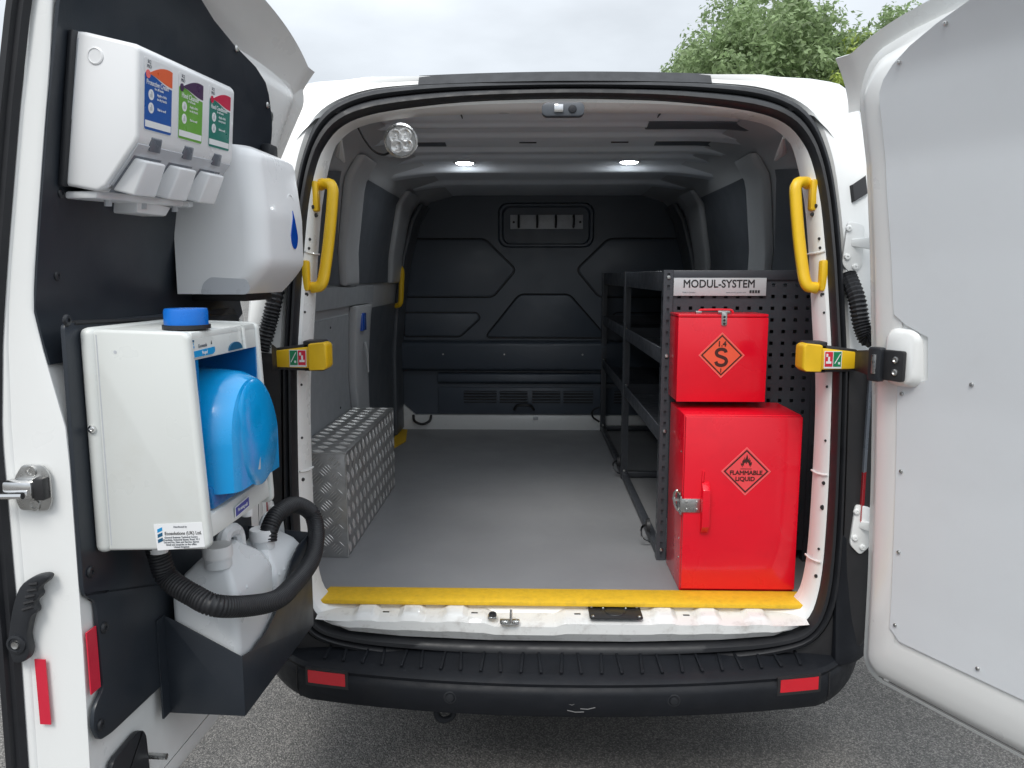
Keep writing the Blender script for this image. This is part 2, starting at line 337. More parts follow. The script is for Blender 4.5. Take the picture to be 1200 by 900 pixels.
# sill pressing
RID = [-.555, -.425, -.30, .295, .42, .555]
def sillz(x, y):
    t = (y+.045)/.125; z = .530 + .014*min(1, max(0, t*1.6))
    for c in RID:
        d = abs(x-c)
        z += .011*min(1, max(0, (.036-d)/.014))*min(1, max(0, (t-.12)*5))
    if -.215 < x < .015: # central latch pocket
        q = min(1, (x+.215)/.03, (.015-x)/.03); z -= .010*q*min(1, max(0, (.92-t)*6))
    return z
xs = [-.695 + 1.39*i/180 for i in range(181)]
def zfront(x): return interp(abs(x), [0, .2, .45, .60, .675, .70], [.472, .472, .481, .495, .520, .535])
def sillp(a, c):
    x = -.695 + 1.39*a; y = -.030 + .125*c
    e = .055*max(0, (abs(x)-.60)/.095)**2
    if c < .0801: return (x, -.012 - .020*min(1, c/.04) + e*(1-c/.09), zfront(x) + (sillz(x, -.022)-zfront(x))*min(1, c/.08))
    return (x, y, sillz(x, y))
sill = MB().grid(sillp, 180, 26).build('sill', M_sill, van, angle=25)
b = MB(); b.box((-.205, -.025, .540), (-.18, .0, .5445)); b.build('striker_plate', M_steel, sill, bevel=.001)
MB().lathe((-.192, -.006, .543), (0, -.3, 1), [(.011, 0), (.011, .006), (.007, .006), (.006, .001)], 14).build('striker_bush', M_ink, sill)
b = MB(); b.prism([(-.170, -.040, .5335), (-.163, -.048, .5335), (-.127, -.048, .5335), (-.115, -.040, .5335), (-.115, -.022, .5375), (-.170, -.022, .5375)], (0, 0, .004)); b.build('latch_bracket', M_steel, sill, bevel=.0012)
b = MB(); b.tube([(-.139, -.02, .538), (-.139, -.018, .563), (-.139, -.028, .568), (-.139, -.038, .563), (-.139, -.042, .540)], .0038, 8); b.build('latch_loop', M_steel, sill)
b = MB(); P = rrect(.082, .232, -.030, .052, .008, 4); b.prism([(x, y, .546) for x, y in P], (0, 0, .004)); pl = b.build('sill_plate', M_ink, sill, bevel=.001)
MB().lathe((.157, .012, .5505), (0, 0, 1), [(.030, 0), (.028, .002), (.0, .003)], 18).build('plate_disc', M_blk, sill)
for x, y in ((.092, .042), (.222, .042), (.092, -.020), (.222, -.020), (.125, .036), (.19, .036)): screw((x, y, .5503), (0, 0, 1), .005, sill, M_steel, 'plate_screw')
for x in (-.50, -.245, .05, .36): MB().box((x-.009, .012, sillz(x, .012)-.002), (x+.009, .017, sillz(x, .015)+.0012)).build('sill_slot', M_ink, sill)

# floor and yellow edge
MB().box((-.885, .085, FZ-.02), (.885, 2.62, FZ)).build('cargo_floor', M_floor, van)
b = MB().prism([(-.705, .095, FZ+.002), (-.705, .045, FZ-.006), (-.705, .030, FZ-.006), (-.705, .030, FZ+.006), (-.705, .052, FZ+.010), (-.69, .128, FZ+.0065), (-.69, .128, FZ+.002)], (1.40, 0, 0))
b.build('step_edge_strip', M_yelg, van, bevel=.0015)
MB().prism([(-.885, 2.0, FZ+.001), (-.885, 2.56, FZ+.001), (-.845, 2.56, FZ+.001), (-.885+.085, 2.22, FZ+.001), (-.885+.04, 2.0, FZ+.001)], (0, 0, .004)).build('side_step_strip', M_yelg, van)

# side walls
for s in (-1, 1):
    ws = MB().grid(lambda a, c: (s*xw(.50 + 1.47*c), .13 + 2.49*a, .50 + 1.47*c), 30, 40).build('side_wall', M_ipaint, van)
    def patch(name, q, off, m, nu=6, nv=14, par=ws, bev=0, s=s):
        """panel standing proud of the wall; q: (Y,z) at bottom-rear, bottom-front, top-front, top-rear"""
        def fn(a, c):
            y = (q[0][0]*(1-a)+q[1][0]*a)*(1-c) + (q[3][0]*(1-a)+q[2][0]*a)*c; z = (q[0][1]*(1-a)+q[1][1]*a)*(1-c) + (q[3][1]*(1-a)+q[2][1]*a)*c
            return (s*(xw(z)-off), y, z)
        return MB().slab(fn, nu, nv, (s*off*.98, 0, 0)).build(name, m, par, bevel=bev, angle=40)
    patch('lining_board', [(.17, .57), (1.36, .57), (1.20, 1.335), (.17, 1.335)], .012, M_ply)
    patch('waist_rail', [(.15, 1.375), (1.62, 1.375), (1.60, 1.455), (.15, 1.455)], .022, M_ply)
    patch('lower_pillar', [(1.40, .57), (1.60, .57), (1.56, 1.37), (1.23, 1.37)], .035, M_ipaint, bev=.01)
    patch('door_lining_board', [(1.63, .57), (2.30, .57), (2.30, 1.345), (1.60, 1.345)], .016, M_dark)
    patch('front_pillar', [(2.36, .57), (2.60, .57), (2.60, 1.9), (2.34, 1.9)], .03, M_dark, bev=.01)
    patch('quarter_lining', [(.16, 1.465), (.99, 1.465), (.66, 1.86), (.16, 1.80)], .010, M_dark)
    patch('rear_pillar', [(1.0, 1.46), (1.24, 1.46), (.93, 1.925), (.70, 1.925)], .035, M_ipaint, bev=.012)
    patch('door_window_lining', [(1.27, 1.465), (2.0, 1.465), (1.78, 1.875), (1.0, 1.875)], .012, M_dark)
    patch('window_frame', [(2.04, 1.46), (2.32, 1.46), (2.12, 1.915), (1.80, 1.915)], .03, M_ipaint, bev=.01)
    for y, z in ((.30, 1.27), (.9, 1.30), (.30, .70), (1.1, .95)): screw((s*(xw(z)-.0125), y, z), (-s, 0, 0), .005, ws, M_ink, 'lining_clip')
    if s < 0:
        MB().box((-.852, 1.34, 1.255), (-.836, 1.42, 1.335)).build('door_pull', M_drop, ws, bevel=.004)
        MB().tube([(-.845, 1.42, 1.20), (-.838, 1.43, 1.14), (-.842, 1.45, 1.06)], .006, 6).build('latch_rod', M_ipaint, ws)
    MB().tube([(s*.66, .30, 1.905), (s*.695, .42, 1.885), (s*.70, .50, 1.870)], .013, 8, radii=[.004, .016, .005]).build('roof_bracket', M_white, ws)

# ceiling with cross ribs
def cz(y, x):
    z = interp(y, [.2, .45, 1.2, 2.62], [1.992, 1.978, 1.974, 1.972])
    for y0, hw_, d in ((.475, .035, .012), (.66, .06, .016), (.93, .05, .018), (1.13, .05, .012), (1.42, .09, .030), (1.95, .08, .02)):
        q = abs(y-y0)/hw_
        if q < 1: z -= d*min(1, (1-q)*2.2)
    z += .003*sin(y*42)*(.34 < y < 1.2)
    return z - .25*max(0, abs(x)-.50)**1.5
ceil = MB().slab(lambda a, c: (-.74 + 1.48*a, .236 + 2.384*c, cz(.236 + 2.384*c, -.74 + 1.48*a)), 28, 170, (0, 0, .012)).build('ceiling', M_ceil, van, angle=60)
for x0, x1, y in ((-.66, -.40, .79), (.28, .62, .47), (.36, .60, .79)):
    MB().slab(lambda a, c: (x0 + (x1-x0)*a, y-.05 + .10*c, cz(y-.05+.1*c, x0+(x1-x0)*a)-.004), 8, 4, (0, 0, .003)).build('ceiling_recess', M_dark, ceil)
for x in (-.42, -.2, .1, .15, .33): MB().cyl((x, 1.02, cz(1.02, x)-.002), (0, 0, 1), .005, .004, 8).build('ceiling_hole', M_ink, ceil)
for x in (-.10, .22): MB().box((x-.03, .70, cz(.70, x)-.004), (x+.03, .708, cz(.70, x)+.002)).build('ceiling_slot', M_ink, ceil)
for s in (-1, 1): MB().box((s*.30-.0015, .24, cz(.26, .3)-.004), (s*.30+.0015, .40, cz(.38, .3)-.001)).build('header_joint', M_ink, ceil)
# ceiling lamps (lit)
for x, y in ((-.46, .285), (.475, .285), (-.37, 1.27), (.32, 1.26)):
    z = cz(y, x)
    lp = MB().lathe((x, y, z-.0075), (0, 0, 1), [(.028, 0), (.035, .002), (.038, .008)], 24).build('ceiling_lamp', M_led if y > 1 else M_led2, van)
    MB().lathe((x, y, z-.007), (0, 0, 1), [(.038, .002), (.047, .003), (.049, .008), (.038, .008)], 24, cap=False).build('lamp_rim', M_ipaint, lp)
# header catch
b = MB(); P = rrect(-.058, .058, 1.930, 1.966, .014, 4); b.prism([(x, .095, z) for x, z in P], (0, .03, 0)); hc = b.build('header_catch', M_dark, van, bevel=.003)
MB().box((-.025, .088, 1.939), (.0, .10, 1.960)).build('catch_hook', M_chrome, hc, bevel=.002)
MB().lathe((.025, .096, 1.948), (0, -1, 0), [(.012, 0), (.010, .005), (.004, .006)], 12).build('catch_buffer', M_blk, hc)
# bulkhead
BY = 2.62
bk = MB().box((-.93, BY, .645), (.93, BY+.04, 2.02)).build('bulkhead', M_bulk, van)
def bpanel(name, poly, d=.014, y=BY, m=M_bulk, bev=.006):
    poly = [(p[0], p[1]) for p in poly]
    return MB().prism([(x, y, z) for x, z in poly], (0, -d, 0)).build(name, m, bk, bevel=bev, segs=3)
def rnd(poly, r=.03, n=4):
    R = []; N = len(poly)
    for i in range(N):
        p0, p, p1 = Vector(poly[i-1]), Vector(poly[i]), Vector(poly[(i+1) % N]); a = (p0-p).normalized(); c = (p1-p).normalized()
        A, B = p + a*r, p + c*r
        for k in range(n+1):
            t = k/n; R.append(tuple(A*(1-t)**2 + p*2*t*(1-t) + B*t*t))
    return R
def ring(name, poly, wd, d, y=BY, m=M_bulk):
    """raised moulding line following an outline"""
    pts = [(x, y-.001, z) for x, z in poly]; pts.append(pts[0])
    return MB().tube(pts, wd, 6, cap=False).build(name, m, bk)
for s in (-1, 1):
    hexa = rnd([(s*.86, 1.715), (s*.37, 1.715), (s*.185, 1.535), (s*.32, 1.375), (s*.86, 1.375)])
    bpanel('raised_panel', hexa); ring('panel_groove', hexa, .009, 0, m=M_ink)
    low = rnd([(s*.86, 1.275), (s*.42, 1.275), (s*.40, 1.245), (s*.52, 1.135), (s*.86, 1.135)], .015)
    bpanel('raised_panel', low); ring('panel_groove', low, .008, 0, m=M_ink)
trap = rnd([(-.365, 1.13), (.365, 1.13), (.14, 1.385), (-.20+.04, 1.385)])
bpanel('raised_panel', trap); ring('panel_groove', trap, .009, 0, m=M_ink)
b = MB(); PO = rrect(-.29, .285, 1.665, 1.93, .06, 5); PI = rrect(-.255, .25, 1.69, 1.90, .045, 5)
b.loft([[Vector((x, BY, z)) for x, z in PO], [Vector((x, BY-.03, z)) for x, z in mix(PO, PI, .35)], [Vector((x, BY-.03, z)) for x, z in mix(PO, PI, .7)], [Vector((x, BY-.002, z)) for x, z in PI]]); b.build('hook_recess', M_bulk, bk)
MB().box((-.215, BY-.012, 1.775), (.217, BY-.002, 1.858))  .build('hook_plate', M_labelgrey, bk, bevel=.002)
for x in (-.165, -.055, .055, .160):
    MB().tube([(x, BY-.012, 1.845), (x, BY-.045, 1.85), (x, BY-.055, 1.83), (x, BY-.05, 1.80), (x, BY-.02, 1.785)], .007, 6).build('coat_hook', M_ink, bk)
for x in (-.195, .20): screw((x, BY-.0125, 1.815), (0, -1, 0), .007, bk, M_ink, 'hook_screw')
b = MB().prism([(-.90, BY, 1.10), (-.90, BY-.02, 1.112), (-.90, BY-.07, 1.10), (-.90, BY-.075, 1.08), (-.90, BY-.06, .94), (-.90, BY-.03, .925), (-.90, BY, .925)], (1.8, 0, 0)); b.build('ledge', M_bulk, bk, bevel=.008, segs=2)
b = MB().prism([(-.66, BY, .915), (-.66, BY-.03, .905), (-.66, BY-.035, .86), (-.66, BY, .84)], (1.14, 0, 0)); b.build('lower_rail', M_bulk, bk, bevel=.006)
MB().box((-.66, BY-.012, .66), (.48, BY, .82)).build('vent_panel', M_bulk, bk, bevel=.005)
for (x0, x1) in ((-.50, -.30), (-.28, -.11), (-.08, .09), (.11, .29), (.42, .56)):
    MB().box((x0, BY-.014, .725), (x1, BY-.011, .80)).build('vent_opening', M_ink, bk)
    for k in range(4):
        z = .733 + k*.018
        MB().prism([(x0, BY-.013, z), (x0, BY-.026, z+.003), (x0, BY-.026, z+.008), (x0, BY-.013, z+.009)], (x1-x0, 0, 0)).build('vent_slat', M_bulk, bk)
MB().tube(catmull([(-.19, BY-.015, .685), (-.17, BY-.05, .715), (-.10, BY-.055, .718), (-.07, BY-.015, .685)], 5), .009, 6).build('vent_handle', M_ink, bk)
for x in (-.62, .22, -.25): screw((x, BY-.068, 1.03), (0, -1, 0), .006, bk, M_steel, 'bulkhead_bolt')
MB().lathe((-.77, BY-.01, 1.90), (0, -1, 0), [(.055, 0), (.05, .012), (.035, .012), (.03, .004)], 16).build('round_vent', M_dark, bk)
MB().box((-.93, BY-.035, FZ), (.93, BY, .652)).build('kick_board', M_white, van, bevel=.002)
MB().prism([(-.925, BY-.034, .652), (-.80, BY-.034, .652), (-.925, BY-.034, .76)], (0, .03, 0)).build('kick_board_corner', M_white, van, bevel=.001)
MB().tube(catmull([(-.81, BY-.04, .652), (-.80, BY-.06, .618), (-.755, BY-.065, .600), (-.71, BY-.06, .618), (-.70, BY-.04, .652)], 6), .008, 8).build('tie_down_ring', M_ink, van)
MB().box((-.075, BY-.045, .625), (-.045, BY-.034, .645)).build('tie_down_block', M_labelgrey, van, bevel=.003)

# yellow grab handles on the jambs, one more by the side door
def grab(s, pts, foot, name='grab_handle'):
    P = catmull(pts, 5); loops = []
    b = MB()
    for i, p in enumerate(P):
        t = (P[min(i+1, len(P)-1)]-P[max(i-1, 0)]).normalized(); u = Vector((s, 0, 0)); u = (u - t*u.dot(t)).normalized(); v = t.cross(u)
        loops.append([p + u*x*.0145 + v*y*.0135 for x, y in ((-1, -.55), (-.55, -1), (.55, -1), (1, -.55), (1, .55), (.55, 1), (-.55, 1), (-1, .55))])
    b.loft(loops, True, True)
    h = b.build(name, M_yel, van, angle=50)
    for p in foot: MB().box((p[0]-.010, p[1]-.015, p[2]-.042), (p[0]+.010, p[1]+.015, p[2]+.042)).build('handle_foot', M_yel, h, bevel=.006)
    for p in foot: screw((p[0]-s*.0005, p[1]-.004, p[2] - .052*(1 if p[2] > 1.6 else 1)), (-s*.3, -1, 0), .006, h, M_ink, 'handle_bolt')
for s in (-1, 1):
    grab(s, [(s*.685, .135, 1.752), (s*.665, .125, 1.757), (s*.642, .112, 1.745), (s*.642, .105, 1.70), (s*.652, .095, 1.60), (s*.662, .083, 1.52), (s*.668, .075, 1.485), (s*.678, .072, 1.470), (s*.70, .072, 1.467)],
         [(s*.692, .118, 1.720), (s*.711, .062, 1.500)])
b = MB(); b.tube(catmull([(-.845, 2.30, 1.55), (-.815, 2.28, 1.53), (-.818, 2.28, 1.44), (-.825, 2.28, 1.35), (-.855, 2.30, 1.33)], 5), .015, 8); b.build('side_grab_handle', M_yel, van)

# door retaining straps
for s in (-1, 1):
    st = MB(); st.prism([(s*.772, -.036, z) for z in (1.262, 1.270, 1.297, 1.304)] [::1] and [(s*.775, -.040, 1.256), (s*.68, -.040, 1.253), (s*.68, -.040, 1.311), (s*.775, -.040, 1.300)], (0, .014, 0))
    st_o = st.build('retaining_strap', M_yel, van, bevel=.004)
    MB().prism([(s*.682, -.048, 1.247), (s*.640, -.048, 1.249), (s*.632, -.040, 1.255), (s*.632, -.040, 1.316), (s*.640, -.048, 1.323), (s*.682, -.048, 1.319)], (0, .060, 0)).build('strap_hook', M_yel, st_o, bevel=.009, segs=3)
    MB().box((min(s*.645, s*.70), -.030, 1.244), (max(s*.645, s*.70), .030, 1.326)).build('strap_bracket', M_ink, st_o, bevel=.004)
    MB().prism([(s*.778, -.030, 1.248), (s*.684, -.030, 1.245), (s*.684, -.030, 1.319), (s*.778, -.030, 1.306)], (0, .012, 0)).build('strap_arm', M_ink, st_o, bevel=.003)
    x0, x1 = sorted((s*.688, s*.734)); xm = (x0+x1)/2
    MB().box((x0, -.0416, 1.257), (x1, -.0395, 1.303)).build('strap_sticker', M_label, st_o)
    a, c = (M_stkg, M_stkr) if s < 0 else (M_stkr, M_stkg)
    MB().box((x0+.002, -.0424, 1.262), (xm-.001, -.0412, 1.301)).build('sticker_field', a, st_o)
    MB().box((xm+.001, -.0424, 1.262), (x1-.002, -.0412, 1.301)).build('sticker_field', c, st_o)
    gx = (x0 + xm)/2 if s < 0 else (x1 + xm)/2; rx = (x1+xm)/2 if s < 0 else (x0+xm)/2
    b = MB(); b.tube([(gx-.007, -.043, 1.270), (gx+.007, -.043, 1.296)], .0012, 4); b.box((gx+.002, -.0434, 1.268), (gx+.007, -.0420, 1.274)); b.build('sticker_symbol', M_label, st_o)
    b = MB(); b.box((rx-.007, -.0434, 1.270), (rx+.007, -.0420, 1.276)); b.box((rx-.002, -.0434, 1.276), (rx+.003, -.0420, 1.288)); b.box((rx-.007, -.0434, 1.288), (rx-.002, -.0420, 1.296)); b.build('sticker_symbol', M_label, st_o)

# door-gap trim: black lamp-side panels, hinges, wiring conduits, tail lamp
for s in (-1, 1):
    idx = [k for k in range(NP) if LO[k][0]*s > 0 and LO[k][1] < 1.29]
    if s > 0: idx = [k for k in idx if k > NP//2] + [k for k in idx if k <= NP//2]
    ring_ = [[Vector((x, yb(z) + o, z)) for x, z in (mix(LO, LS, t)[k] for k in idx)] for t, o in ((.03, .004), (.06, -.008), (.5, -.012), (.9, -.008), (1.02, .004))] + [[Vector((LS[k][0]*kx, yb(LS[k][1]) + o, LS[k][1])) for k in idx] for kx, o in ((1.032, .05), (1.070, .22))]
    MB().loft(ring_, closed=False).build('lamp_side_trim', M_ink, van)
    idx = [k for k in range(NP) if LO[k][0]*s > 0 and 1.655 < LO[k][1] < 1.725]
    ring_ = [[Vector((x, yb(z) + o, z)) for x, z in (mix(LO, LS, t)[k] for k in idx)] for t, o in ((.40, .004), (.46, -.010), (.8, -.010), (1.02, .03))]
    MB().loft(ring_, closed=False).build('upper_gap_trim', M_ink, van)
    for zc in (1.585, .82):
        yh = yb(zc) - .012; x0 = .752 if zc > 1.2 else .795
        P = rnd([(s*x0, zc-.055), (s*(x0+.03), zc-.085), (s*(x0+.055), zc-.06), (s*(x0+.055), zc+.05), (s*(x0+.01), zc+.06)], .012, 3)
        h = MB().prism([(x, yh-.006, z) for x, z in P], (0, .012, 0)).build('door_hinge', M_white, van, bevel=.002)
        MB().prism([(s*(x0+.02), yh-.006, zc+.012), (s*(x0+.085), yh-.06, zc+.020), (s*(x0+.085), yh-.06, zc-.022), (s*(x0+.02), yh-.006, zc-.006)], (0, .012, 0)).build('hinge_arm', M_white, h, bevel=.003)
        MB().cyl((s*(x0+.078), yh-.055, zc-.05), (0, 0, 1), .012, .10, 14).build('hinge_pin', M_white, h, bevel=.002)
        for dx, dz in ((.012, .04), (.012, -.035), (.035, -.062)): screw((s*(x0+dx), yh-.006, zc+dz), (0, -1, 0), .009, h, M_white, 'hinge_bolt', .006)
    # corrugated conduit
    if s > 0: P_ = None
    for P in ([(s*.765, .03, 1.50), (s*.775, -.012, 1.44), (s*.785, -.03, 1.37), (s*.80, -.045, 1.335), (s*.825, -.06, 1.37), (s*.84, -.07, 1.44)],) if s > 0 else ([(s*.775, .03, 1.50), (s*.785, .0, 1.42), (s*.80, -.008, 1.36), (s*.82, -.01, 1.30)],):
        pts = catmull(P, 14); b = MB(); b.tube(pts, .02, 10, radii=[.019 if i % 2 else .0235 for i in range(len(pts))]); b.build('wiring_conduit', M_rub, van, angle=10)
    MB().slab(lambda a, c: (s*(.818 + .06*a), -.022 + .05*a, .83 + .14*c), 2, 3, (0, .03, 0)).build('tail_lamp', M_reddark, van)
    MB().slab(lambda a, c: (s*(.818 + .06*a), -.022 + .05*a, .97 + .30*c), 2, 3, (0, .03, 0)).build('tail_lamp_clear', M_grey, van)

# bumper
def bx_off(x): return .055*(abs(x)/.7)**2.2 if abs(x) < .7 else .055 + (abs(x)-.7)*.5 + 3.2*(abs(x)-.7)**2
BP = [(.03, .447), (-.02, .440), (-.105, .428), (-.138, .424), (-.150, .415), (-.148, .406), (-.155, .400), (-.160, .388), (-.158, .345), (-.148, .322), (-.125, .308), (-.03, .300), (.03, .31)]
XS = [-.97 + 1.94*i/64 for i in range(65)]
bmp = MB().loft([[Vector((x, y + bx_off(x)*(1 if y < 0 else .6), z + .016*(abs(x)/.9)**2)) for y, z in BP] for x in XS], True, True, closed=True).build('rear_bumper', M_bump, van, angle=32)
for i in range(25):
    x = -.66 + 1.32*i/24; o = bx_off(x); zz = .016*(abs(x)/.9)**2; sl = -.006 if i % 2 else .006
    MB().prism([(x-.0045, -.118+o, .4285+zz), (x+.0045, -.118+o, .4285+zz), (x+.0035+sl, -.02+o*.9, .440+zz), (x-.0035+sl, -.02+o*.9, .440+zz)], (0, 0, .006)).build('tread_rib', M_bump, bmp, bevel=.002)
for s in (-1, 1):
    x0, x1 = sorted((s*.59, s*.697))
    def fn(a, c): x = x0 + (x1-x0)*a; return (x, -.1615 + bx_off(x), .379 + .036*c + .016*(abs(x)/.9)**2)
    MB().slab(fn, 6, 2, (0, .01, 0)).build('bumper_reflector', M_redrefl, bmp)
    def fr(a, c): x = x0-.008 + (x1-x0+.016)*a; return (x, -.1605 + bx_off(x), .370 + .050*c + .016*(abs(x)/.9)**2)
    MB().slab(fr, 6, 2, (0, .01, 0)).build('reflector_bezel', M_ink, bmp)
    x = s*.30
    MB().lathe((x, -.157+bx_off(x), .375), (0, -1, 0), [(.018, 0), (.018, .003), (.0145, .004), (.014, .002), (.0105, .002), (.010, .005), (.004, .006)], 20).build('parking_sensor', M_blk, bmp)
    MB().tube([(s*.735, -.118+bx_off(.735)-.04, .425), (s*.735, -.122+bx_off(.735)-.04, .36), (s*.73, -.11+bx_off(.73)-.03, .325)], .002, 5).build('bumper_joint', M_ink, bmp)
    # corner towers under the lamps
    def tw(a, c):
        z = .42 + .37*c; x = .765 + (.135 - .02*c)*a; return (s*x, yb(z) - .012 + .10*a**2.2 - .03*(1-c)**2 , z)
    MB().slab(tw, 10, 10, (0, .06, 0)).build('bumper_corner', M_bump, van, bevel=.01, segs=2)
for k, (x0, x1, z0, z1) in enumerate(((.015, .06, .347, .343), (.05, .09, .352, .356), (.02, .035, .365, .366))):
    MB().tube([(x0, -.1575, z0), ((x0+x1)/2, -.1578, (z0+z1)/2-.003), (x1, -.1575, z1)], .0016, 5).build('scuff_mark', M_scuff, bmp)
MB().tube(catmull([(-.345, -.07, .32), (-.345, -.085, .285), (-.325, -.09, .272), (-.30, -.085, .285), (-.30, -.07, .32)], 6), .009, 8).build('tow_eye', M_bump, van)
b = MB(); b.box((-.72, .30, .30), (.72, 2.5, .42)); b.build('underbody', M_ink, van)
for s in (-1, 1):
    for y in (1.05, 3.95):
        wl = MB().lathe(((.81 if s > 0 else -.96), y, .275), (1, 0, 0), [(.17, 0), (.25, 0), (.275, .03), (.275, .12), (.25, .15), (.17, .15)], 40).build('wheel', M_rub, van)
        MB().lathe(((.81 if s > 0 else -.96), y, .275), (1, 0, 0), [(.02, .04), (.16, .02), (.17, .0), (.17, .15), (.16, .13), (.02, .11)], 32).build('rim', M_steel, wl)

# ================================================================== REAR DOORS
def door_frame(side, th, o):
    t = radians(th)
    if side < 0: u = Vector((cos(t), -sin(t), 0)); n = Vector((sin(t), cos(t), 0))
    else: u = Vector((-cos(t), -sin(t), 0)); n = Vector((-sin(t), cos(t), 0))
    return Matrix(((u.x, n.x, 0, o[0]), (u.y, n.y, 0, o[1]), (0, 0, 1, 0), (0, 0, 0, 1)))
LD = door_frame(-1, 93, (-.845, -.05)); RD = door_frame(1, 118, (.845, -.05))
def lw(z): return interp(z, [.3, .42, .6, .9, 1.25, 1.40, 1.53, 1.75, 1.9, 2.0, 2.06], [-.02, -.035, -.052, -.045, -.043, -.027, -.006, .034, .066, .095, .125])
def lT(z): return interp(z, [0, 1.25, 1.45, 2.1], [.105, .105, .04, .03])
def rw(z): return interp(z, [.41, .7, 1.0, 1.2, 1.33, 1.55, 1.77, 1.95, 2.03, 2.1], [.0, .005, .02, .035, .05, .075, .108, .155, .195, .24])
def rT(z): return .062
def crown(u): return .085*(1-math.exp(-max(u, 0)/.15))
def warp(u, z): return z + crown(u)*max(0, z-1.8)/.19
def outline(u0, u1, z0, z1, R, ns=22, nt=10):
    """outline with plenty of points along the straight runs; order: bottom, free side, top, hinge side"""
    P = []
    def arc(cx, cy, a, r):
        for k in range(7): P.append((cx + r*cos(a+k*pi/12), cy + r*sin(a+k*pi/12)))
    def run(p, q, n):
        for k in range(1, n): P.append((p[0]+(q[0]-p[0])*k/n, p[1]+(q[1]-p[1])*k/n))
    arc(u0+R[0], z0+R[0], pi, R[0]); run((u0+R[0], z0), (u1-R[1], z0), nt); arc(u1-R[1], z0+R[1], 1.5*pi, R[1]); run((u1, z0+R[1]), (u1, z1-R[2]), ns)
    arc(u1-R[2], z1-R[2], 0, R[2]); run((u1-R[2], z1), (u0+R[3], z1), nt); arc(u0+R[3], z1-R[3], .5*pi, R[3]); run((u0, z1-R[3]), (u0, z0+R[0]), ns)
    return P
def ldw(u, z): return .062*max(0, min(1.2, (z-1.45)/.4))**1.3*max(0, 1-max(0, u)/.42)**1.5
def nodw(u, z): return 0
def door_skin(name, M, wf, tf, W, z0, z1, R, secs, kfree, zw=1, dw=nodw, fl=0):
    """secs: (inset, height as a fraction of the thickness)"""
    loops = []
    for d, h in secs:
        du = d; r = [max(.012, q - d*.6) for q in R]
        L = outline(du, W - d*kfree, z0 + d*zw, z1 - d, r)
        loops.append([Vector((u - fl*max(0, (z-1.5)/.4)**1.3*max(0, 1-u/.2), wf(z) + tf(z)*h + dw(u, z), warp(u, z))) for u, z in L])
    out_l = [Vector((p[0] - fl*max(0, (p[1]-1.5)/.4)**1.3*max(0, 1-p[0]/.2), wf(p[1]) - .003 + dw(p[0], p[1]), warp(p[0], p[1]))) for p in outline(.004, W-.004*kfree, z0+.004, z1-.004, [max(.012, q) for q in R])]
    b = MB(M); b.loft([out_l] + loops)
    # inner skin across the middle and the outer skin, as grids that follow the rake
    d = secs[-1][0]
    b.grid(lambda a, c: (d + (W-d-d*kfree)*a, wf(z0+d+(z1-z0-2*d)*c) + tf(z0+d+(z1-z0-2*d)*c)*secs[-1][1] - .0015 + dw(d + (W-d-d*kfree)*a, z0+d+(z1-z0-2*d)*c), warp(d + (W-d-d*kfree)*a, z0+d+(z1-z0-2*d)*c)), 14, 30)
    b.grid(lambda a, c: (.02 + (W-.04)*a, wf(z0+.02+(z1-z0-.04)*c) - .003 + dw(.02 + (W-.04)*a, z0+.02+(z1-z0-.04)*c), warp(.02 + (W-.04)*a, z0+.02+(z1-z0-.04)*c)), 14, 30)
    return b.build(name, M_white, van, angle=40)

# ---- left door
DW = .855
ldoor = door_skin('rear_door', LD, lw, lT, DW, .41, 1.985, [.05, .05, .06, .05], [(0, .0), (.0, .10), (.012, .14), (.030, .16), (.040, .30), (.055, .75), (.070, .93), (.085, 1.0), (.11, 1.0)], .12, dw=ldw, fl=.05)
ldoor['label'] = 'left rear door carrying the washing equipment'
def lsurf(z): return lw(z) + lT(z)
# rubber edge of the free side
MB(LD).loft([[Vector((DW + x, lw(z) + y, z)) for x, y in ((.002, .004), (.010, -.003), (.010, -.011), (.018, -.014), (.018, -.024), (-.004, -.028), (-.006, -.01))] for z in [.42 + 1.62*k/40 for k in range(41)]], True, True).build('edge_seal', M_rub, ldoor)
# upper liner
def plate(name, poly, off, th, m, par, M, surf, dw=nodw):
    """sheet following the door's rake: rows between polygon edges, given as left/right u limits per z"""
    rows = poly
    F = lambda a, c: None
    n = len(rows)-1
    def fn(a, c):
        k = min(n-1, int(c*n+1e-9)); t = c*n-k; (z0, a0, b0), (z1, a1, b1) = rows[k], rows[k+1]
        z = z0+(z1-z0)*t; l = a0+(a1-a0)*t; r = b0+(b1-b0)*t
        u = l+(r-l)*a
        return (u, surf(z)+off+dw(u, z), z)
    return MB(M).slab(fn, 14, n, (0, -th, 0)).build(name, m, par, bevel=0)
rows = []
for k in range(31):
    z = 1.36 + .675*k/30
    if z < 1.395: l = .25 - .16*sin(min(1, (z-1.36)/.05)*pi/2)
    elif z < 1.80: l = .09
    elif z < 1.96: l = .09 + .10*((z-1.80)/.16)**1.8
    else: l = .19 + (z-1.96)*4.0
    rows.append((z, l, DW-.012))
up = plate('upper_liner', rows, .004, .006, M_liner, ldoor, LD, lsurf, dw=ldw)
up['label'] = 'upper black liner board'
for u, z in ((.80, 1.86), (.80, 1.63), (.795, 1.50), (.30, 1.985), (.145, 1.90), (.12, 1.80)): screw(LD @ Vector((u, lsurf(z)+.004+ldw(u, z), z)), LD.to_3x3() @ Vector((0, 1, 0)), .008, ldoor, M_steel if u < .5 else M_blk, 'liner_screw')
